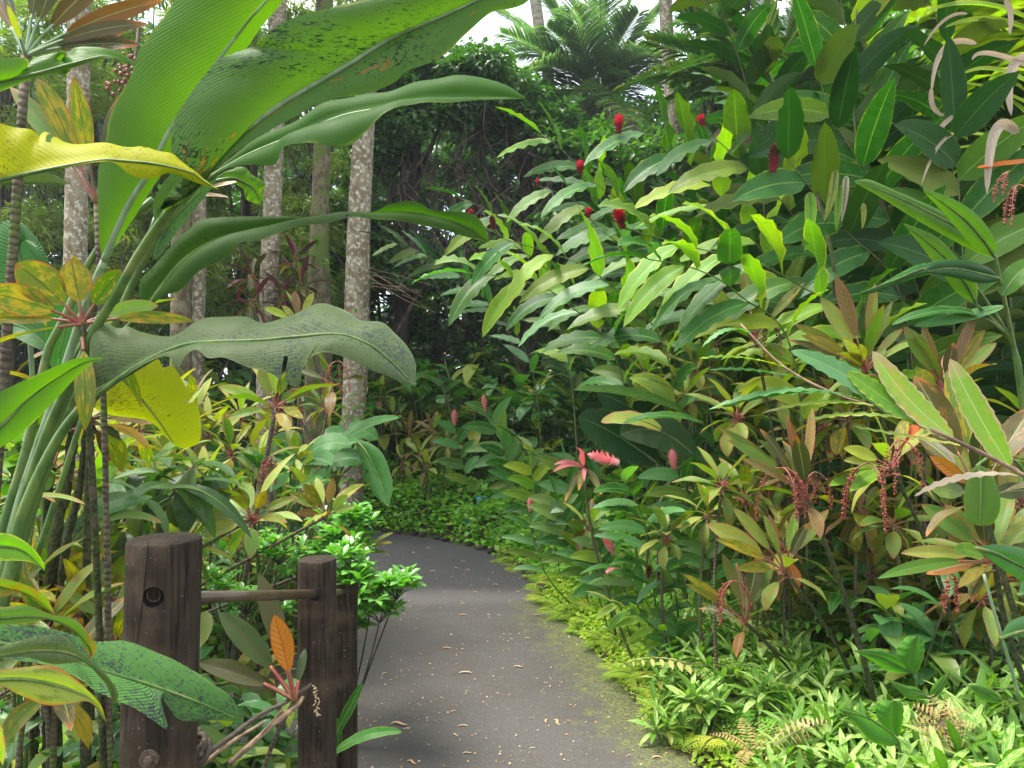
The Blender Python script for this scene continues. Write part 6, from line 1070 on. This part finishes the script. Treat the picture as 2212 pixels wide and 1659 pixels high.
tree('dark tree closing the hollow behind the hanging vines', (1010, 900, 16.5), (1020, 350, 16.5), .2, region(230, 740, 1560, 180, 820, 15, 17.5, 30, 52, lambda x, y, d: isgap(x, y, 30)), 46000, .2, 'tree', TL, vines=10)
tree('dark low tree beyond the bank between the pale trunk and the gingers', (930, 900, 14), (930, 600, 14), .12, region(70, 720, 1130, 560, 860, 13.4, 14.8, 26, 44, lambda x, y, d: isgap(x, y, 22)), 15000, .15, 'tree', TL, vines=6)
# tangle of bare twining stems in the hollow
pl = Plant('vine_tangle', 'tangle of bare brown twining stems in the dark hollow under the vine tree', 'vine', ground_below(P(1000, 900, 12)))
for i in range(90):
    x = random.uniform(830, 1230); y = random.uniform(250, 560); d = random.uniform(11.6, 13); a = P(x, y, d); ang = random.uniform(-.9, .9); l = random.uniform(.6, 2.2)
    e = a+np.array([sin(ang)*l, random.uniform(-.3, .3), -cos(ang)*l*.8]); tube(pl.G('twining_stem', 'vine'), cr([a, a*.7+e*.3+rng.normal(0, .16, 3), a*.3+e*.7+rng.normal(0, .16, 3), e], 16), [random.uniform(.007, .02), .005], k=4, cap=False)
for q in ([(760, 900, 12), (900, 640, 12), (960, 560, 12), (1010, 480, 12), (1110, 400, 12)], [(1150, 900, 12.5), (1060, 600, 12.5), (1000, 520, 12.5), (930, 450, 12.5)]): tube(pl.G('twining_stem', 'vine'), [P(*p) for p in q], [.05, .02], k=7, n=30)
pl.done()
# fine leaved trees, upper left
fg = lambda x, y, d: (math.hypot(x-235, y-280) < 50 or math.hypot(x-130, y-230) < 26 or (x > 560 and y < 90 and x < 640 and random.random() < .5) or math.hypot(x-480, y-590) < 22) and random.random() < .9
for i, (x0, x1, lab) in enumerate(((-120, 130, 'narrow leaved tree filling the far upper left'), (80, 300, 'narrow leaved tree behind the upright ti leaves, sky sparkling through'), (260, 480, 'narrow leaved tree behind the tallest heliconia leaf'), (440, 620, 'narrow leaved tree behind the banded trunk'), (580, 780, 'narrow leaved tree between the mossy and the pale trunk'))):
    xc = (x0+x1)/2; tree(lab, (xc, 1000, 11), (xc, 100, 11), .1, region(58, x0, x1, -60, 720, 9.8, 12, 28, 55, fg), 15000, .17, 'bam', TN, name='narrow_leaved_tree', vines=10, limbs=14)
for i in range(16):
    x = -60+i*58; tree(['dark leafy shrub in the shaded row behind the trunks'][0], (x, 1000, 13.5), (x, 600, 13.5), .05, region(16, x-60, x+60, 430, 980, 12.8, 14.5, 40, 60, lambda x, y, d: isgap(x, y, 34)), 3600, .2, 'tree', TL, name='dark_shrub', cat='shrub', limbs=4, group='dark shrubs in the shaded row behind the trunks')
# berry cluster high left
pl = Plant('berry_palm', 'hanging cluster of dark red fruits high at the left', 'fruit cluster', P(290, 130, 9.5)); 
tube(pl.G('fruit_stalk', 'vine'), [P(300, 60, 9.5), P(290, 150, 9.5), P(285, 240, 9.5)], .02, k=6); [balls(pl.G('fruit#%d' % i, 'berryd'), P(283, 170, 9.4)+rng.normal(0, 1, (1, 3))*np.array([.1, .1, .22]), .03, BALL1) for i in range(80)]; pl.done()
# trees on the right and far wall
tree('broad tree crown at the top right of the sky gap', (1560, 900, 11), (1540, 200, 11), .14, region(34, 1480, 1640, -60, 200, 10, 11.5, 26, 44, lambda x, y, d: random.random() < .25), 3600, .17, 'tree', TL)
tree('dark crown behind the tall gingers, upper right', (1800, 900, 11), (1800, 200, 11), .15, region(60, 1560, 1950, -60, 480, 10, 12.5, 35, 60), 14000, .17, 'tree', TL)
tree('dark crown filling the right edge behind the palm fronds', (2150, 900, 10), (2150, 200, 10), .15, region(70, 1850, 2400, -60, 620, 9, 11.5, 38, 66), 16000, .17, 'treel', TL)
for i, (x, D) in enumerate(((-300, 22), (0, 23), (250, 22), (500, 24), (750, 23), (1000, 25), (1250, 24), (1500, 23), (1750, 22), (2000, 22), (2300, 21), (2600, 20))):
    tree('far dark tree in the wall of forest behind the garden', (x, 860, D), (x, 600, D), .2, region(55, x-190, x+190, 260 if 700 < x < 1600 else 80, 850, D-1.5, D+1.5, 45, 70, lambda x, y, d: isgap(x, y, 24)), 15000, .36, 'tree', TL, limbs=5, group='far wall of forest')
# bare twigs sticking out right of the pale trunk
pl = Plant('dead_branch', 'bare thorny twigs reaching right from the pale lichen trunk', 'branch', P(800, 600, 8))
for k in range(6):
    a = P(800+random.uniform(-6, 6), 590+random.uniform(-20, 30), 7.9); e = P(random.uniform(880, 950), random.uniform(590, 690), 7.8+random.uniform(-.2, .2)); tube(pl.G('twig', 'twig'), cr([a, (a+e)/2+rng.normal(0, .04, 3), e], 10), [.0045, .002], k=4, cap=False)
    tube(pl.G('twig', 'twig'), cr([(a+e)/2, (a+e)/2+np.array([.12, 0, random.uniform(-.25, .15)])], 4), [.004, .002], k=4, cap=False)
pl.done()

# ------------------------------------------------------------------ ground cover and understory
def cover(name, label, mat, N, x0, x1, y0, y1, d0, d1, s, hgt, T, seed, clump=6., side=1, cat='ground cover'):
    r = np.random.default_rng(seed); p = np.column_stack([r.uniform(x0, x1, N), r.uniform(y0, y1, N)]); p = p[np.abs(p[:, 0]) < p[:, 1]*.72+.5]
    d = sdist(p, ER) if side > 0 else -sdist(p, EL); m_ = (d > d0) & (d < d1); p, d = p[m_], d[m_]
    if side < 0: m_ = sdist(p, ER) < -.1; p, d = p[m_], d[m_]
    h = hgt*(.35+.65*(.5+.25*np.sin(p[:, 0]*clump)+.25*np.sin(p[:, 1]*clump*1.3+p[:, 0]*2)))*np.clip((d-d0)/.25+.15, 0, 1)
    z = gz(p)+h*r.uniform(.2, 1, len(p))**.6; g = G(); n = len(p)
    scatter(g, T, np.column_stack([p, z]), r.uniform(0, 6.3, n), r.normal(.15, .45, n), r.normal(0, .4, n), r.uniform(.7, 1.3, n)*s, age=(r.random(n)**6)*.9)
    o = g.build(name, M[mat]); return tag(o, label, cat, None, 'stuff')
LT_ = tmpl(2, 3, .42, (.5, .7), .4, .2); LS = tmpl(3, 3, .3, (.4, .7), .6, .2); LL_ = tmpl(2, 3, .16, (.5, .6), .4, .2)
cover('creeper_bank', 'dense carpet of small round leaved creeper on the bank beyond the path', 'ivy', 120000, -7, 2.5, 6.0, 13, .05, 4.2, .06, .42, LT_, 1)
cover('creeper_bank', 'taller leafy creeper mounds at the top of the bank beyond the path', 'treel', 30000, -7, 5, 8.5, 16, 1.5, 7.5, .1, .6, LS, 2, clump=3.)
cover('yellow_ground_cover', 'bright yellow green ground cover spilling along the right edge of the path', 'sel', 90000, -.3, 2.6, 1.7, 6.9, -.02, .9, .03, .1, LS, 3)
cover('low_ground_cover', 'low mixed green ground cover on the right bank', 'fil', 50000, 0, 6.5, 1.8, 9, .35, 5, .06, .1, LS, 4)
cover('low_ground_cover', 'fine narrow leaved ground cover on the right bank', 'fern', 60000, 0, 5.0, 1.8, 7, .1, 3.2, .05, .14, LL_, 5)
cover('moss_tufts', 'moss and tiny weeds creeping onto the right rim of the asphalt', 'sel', 9000, -.3, 2.0, 1.9, 6.0, -.16, .12, .014, .012, LT_, 6)
cover('left_ground_cover', 'green ground cover under the plants of the left bed', 'fil', 60000, -7, 0, 1.1, 9.5, .03, 5, .06, .2, LS, 7, side=-1)
# understory bushes
def bush_proto(seed, mat, L, W, n, H, stems=4, name='understory_plant'):
    random.seed(seed); pl = Plant(name, 'x', 'shrub', (0, 0, 0))
    for k in range(stems):
        a = k*2.4+seed; t = np.array([cos(a)*H*.3, sin(a)*H*.3, H*random.uniform(.7, 1.1)]); m_ = t*.5+UP*.05; sp = bez((0, 0, -.03), m_, t, 10); tube(pl.G('stem', 'stemd'), sp, [.007, .003], k=5, cap=False)
        for j in range(n):
            q = sp[random.randint(4, 9)]; az = random.uniform(0, 6.28); leaf(pl.G('foliage', mat), arc(q, az, random.uniform(-.1, 1.1), L*random.uniform(.6, 1.1), random.uniform(.5, 1.4), 7), W, hint=UP, ab=(.7, .85), m=3, fold=.25, age=random.random()**6)
    pl.done(); return pl.e, [c for c in COL.objects if c.parent == pl.e]
BU = [bush_proto(1, 'fil', .14, .022, 12, .4), bush_proto(2, 'gin', .18, .03, 9, .5), bush_proto(3, 'dk', .16, .028, 10, .45), bush_proto(4, 'tig', .2, .026, 9, .45), bush_proto(5, 'giny', .13, .018, 12, .35), bush_proto(6, 'ginb', .2, .04, 8, .5)]
random.seed(21); r_ = np.random.default_rng(8); q_ = []; tries = 0
while len(q_) < 120 and tries < 4000:
    tries += 1
    y = r_.uniform(1.7, 9.5); x = (r_.uniform(-60, 800)-1106)/FP*y; p = np.array([[x, y]])
    if -sdist(p, EL)[0] < .12 or sdist(p, ER)[0] > -.1 or (y < 3 and x > -.85) or any(np.hypot(x-a, y-b) < .16+.02*y for a, b in q_): continue
    q_.append((x, y)); place(BU[len(q_) % 6], 0, 0, 0, s=random.uniform(.6, 1.0)*(1+.04*y), xy=(x, y), label='leafy understory bush in the crowded bed on the left', group='understory bushes in the left bed')
q_ = []; tries = 0
while len(q_) < 130 and tries < 4000:
    tries += 1
    y = r_.uniform(2.6, 11); x = (r_.uniform(1000, 2260)-1106)/FP*y; p = np.array([[x, y]]); d = sdist(p, ER)[0]
    if d < 1.0 or (y < 5.2 and d < 2.2) or any(np.hypot(x-a, y-b) < .2+.02*y for a, b in q_): continue
    q_.append((x, y)); place(BU[(len(q_)*5+1) % 6], 0, 0, 0, s=random.uniform(.8, 1.3)*(.8+.07*y), xy=(x, y), label='leafy understory bush filling the right bank', group='understory bushes on the right bank')
q_ = []; tries = 0
while len(q_) < 70 and tries < 4000:
    tries += 1; y = r_.uniform(2.9, 5.4); x = (r_.uniform(1450, 2300)-1106)/FP*y; d = sdist(np.array([[x, y]]), ER)[0]
    if d < .75 or any(np.hypot(x-a, y-b) < .17 for a, b in q_): continue
    q_.append((x, y)); place(BU[[4, 0, 3, 4, 1, 5][len(q_) % 6]], 0, 0, 0, s=random.uniform(.7, 1.15), xy=(x, y), label='leafy understory bush filling the right bank', group='understory bushes on the right bank')
# bushes along the top of the far bank
q_ = []; tries = 0
while len(q_) < 70 and tries < 4000:
    tries += 1
    y = r_.uniform(9.2, 13); x = (r_.uniform(380, 1400)-1106)/FP*y; p = np.array([[x, y]])
    if sdist(p, ER)[0] < 1.2 or any(np.hypot(x-a, y-b) < .3 for a, b in q_): continue
    q_.append((x, y)); place(BU[[1, 2, 5, 0, 4, 1][len(q_) % 6]], 0, 0, 0, s=random.uniform(1.6, 2.8), xy=(x, y), label='larger leafy bush on top of the bank beyond the path', group='bushes on the bank beyond the path')
for pr in FERN+SELF+BIGF+FERNB+AGL+BU+CP:
    if id(pr[0]) not in used:
        for c in pr[1]: bpy.data.objects.remove(c)
        bpy.data.objects.remove(pr[0])
for o in list(bpy.data.objects):
    if o.type == 'MESH' and o.users == 0: bpy.data.objects.remove(o)
print('objects', len(bpy.data.objects), 'faces', sum(len(o.data.polygons) for o in bpy.data.objects if o.type == 'MESH'))

# ------------------------------------------------------------------ thin humid air
bpy.ops.mesh.primitive_cube_add(size=1, location=(0, 30, 9.5)); hz = bpy.context.object; hz.name = hz.data.name = 'haze'; hz.scale = (124, 122, 24)
hz.location = (0, 32, 9.5); m_, t_ = newmat('humid_air'); k_ = N_(t_); o_ = k_.n('OutputMaterial'); v_ = k_.n('VolumePrincipled'); v_.inputs['Color'].default_value = (.86, .93, 1, 1); v_.inputs['Density'].default_value = .0013; v_.inputs['Anisotropy'].default_value = .3
k_.l(v_.outputs[0], o_.inputs['Volume']); hz.data.materials.append(m_); tag(hz, 'thin humid haze filling the garden', 'haze', None, 'stuff')
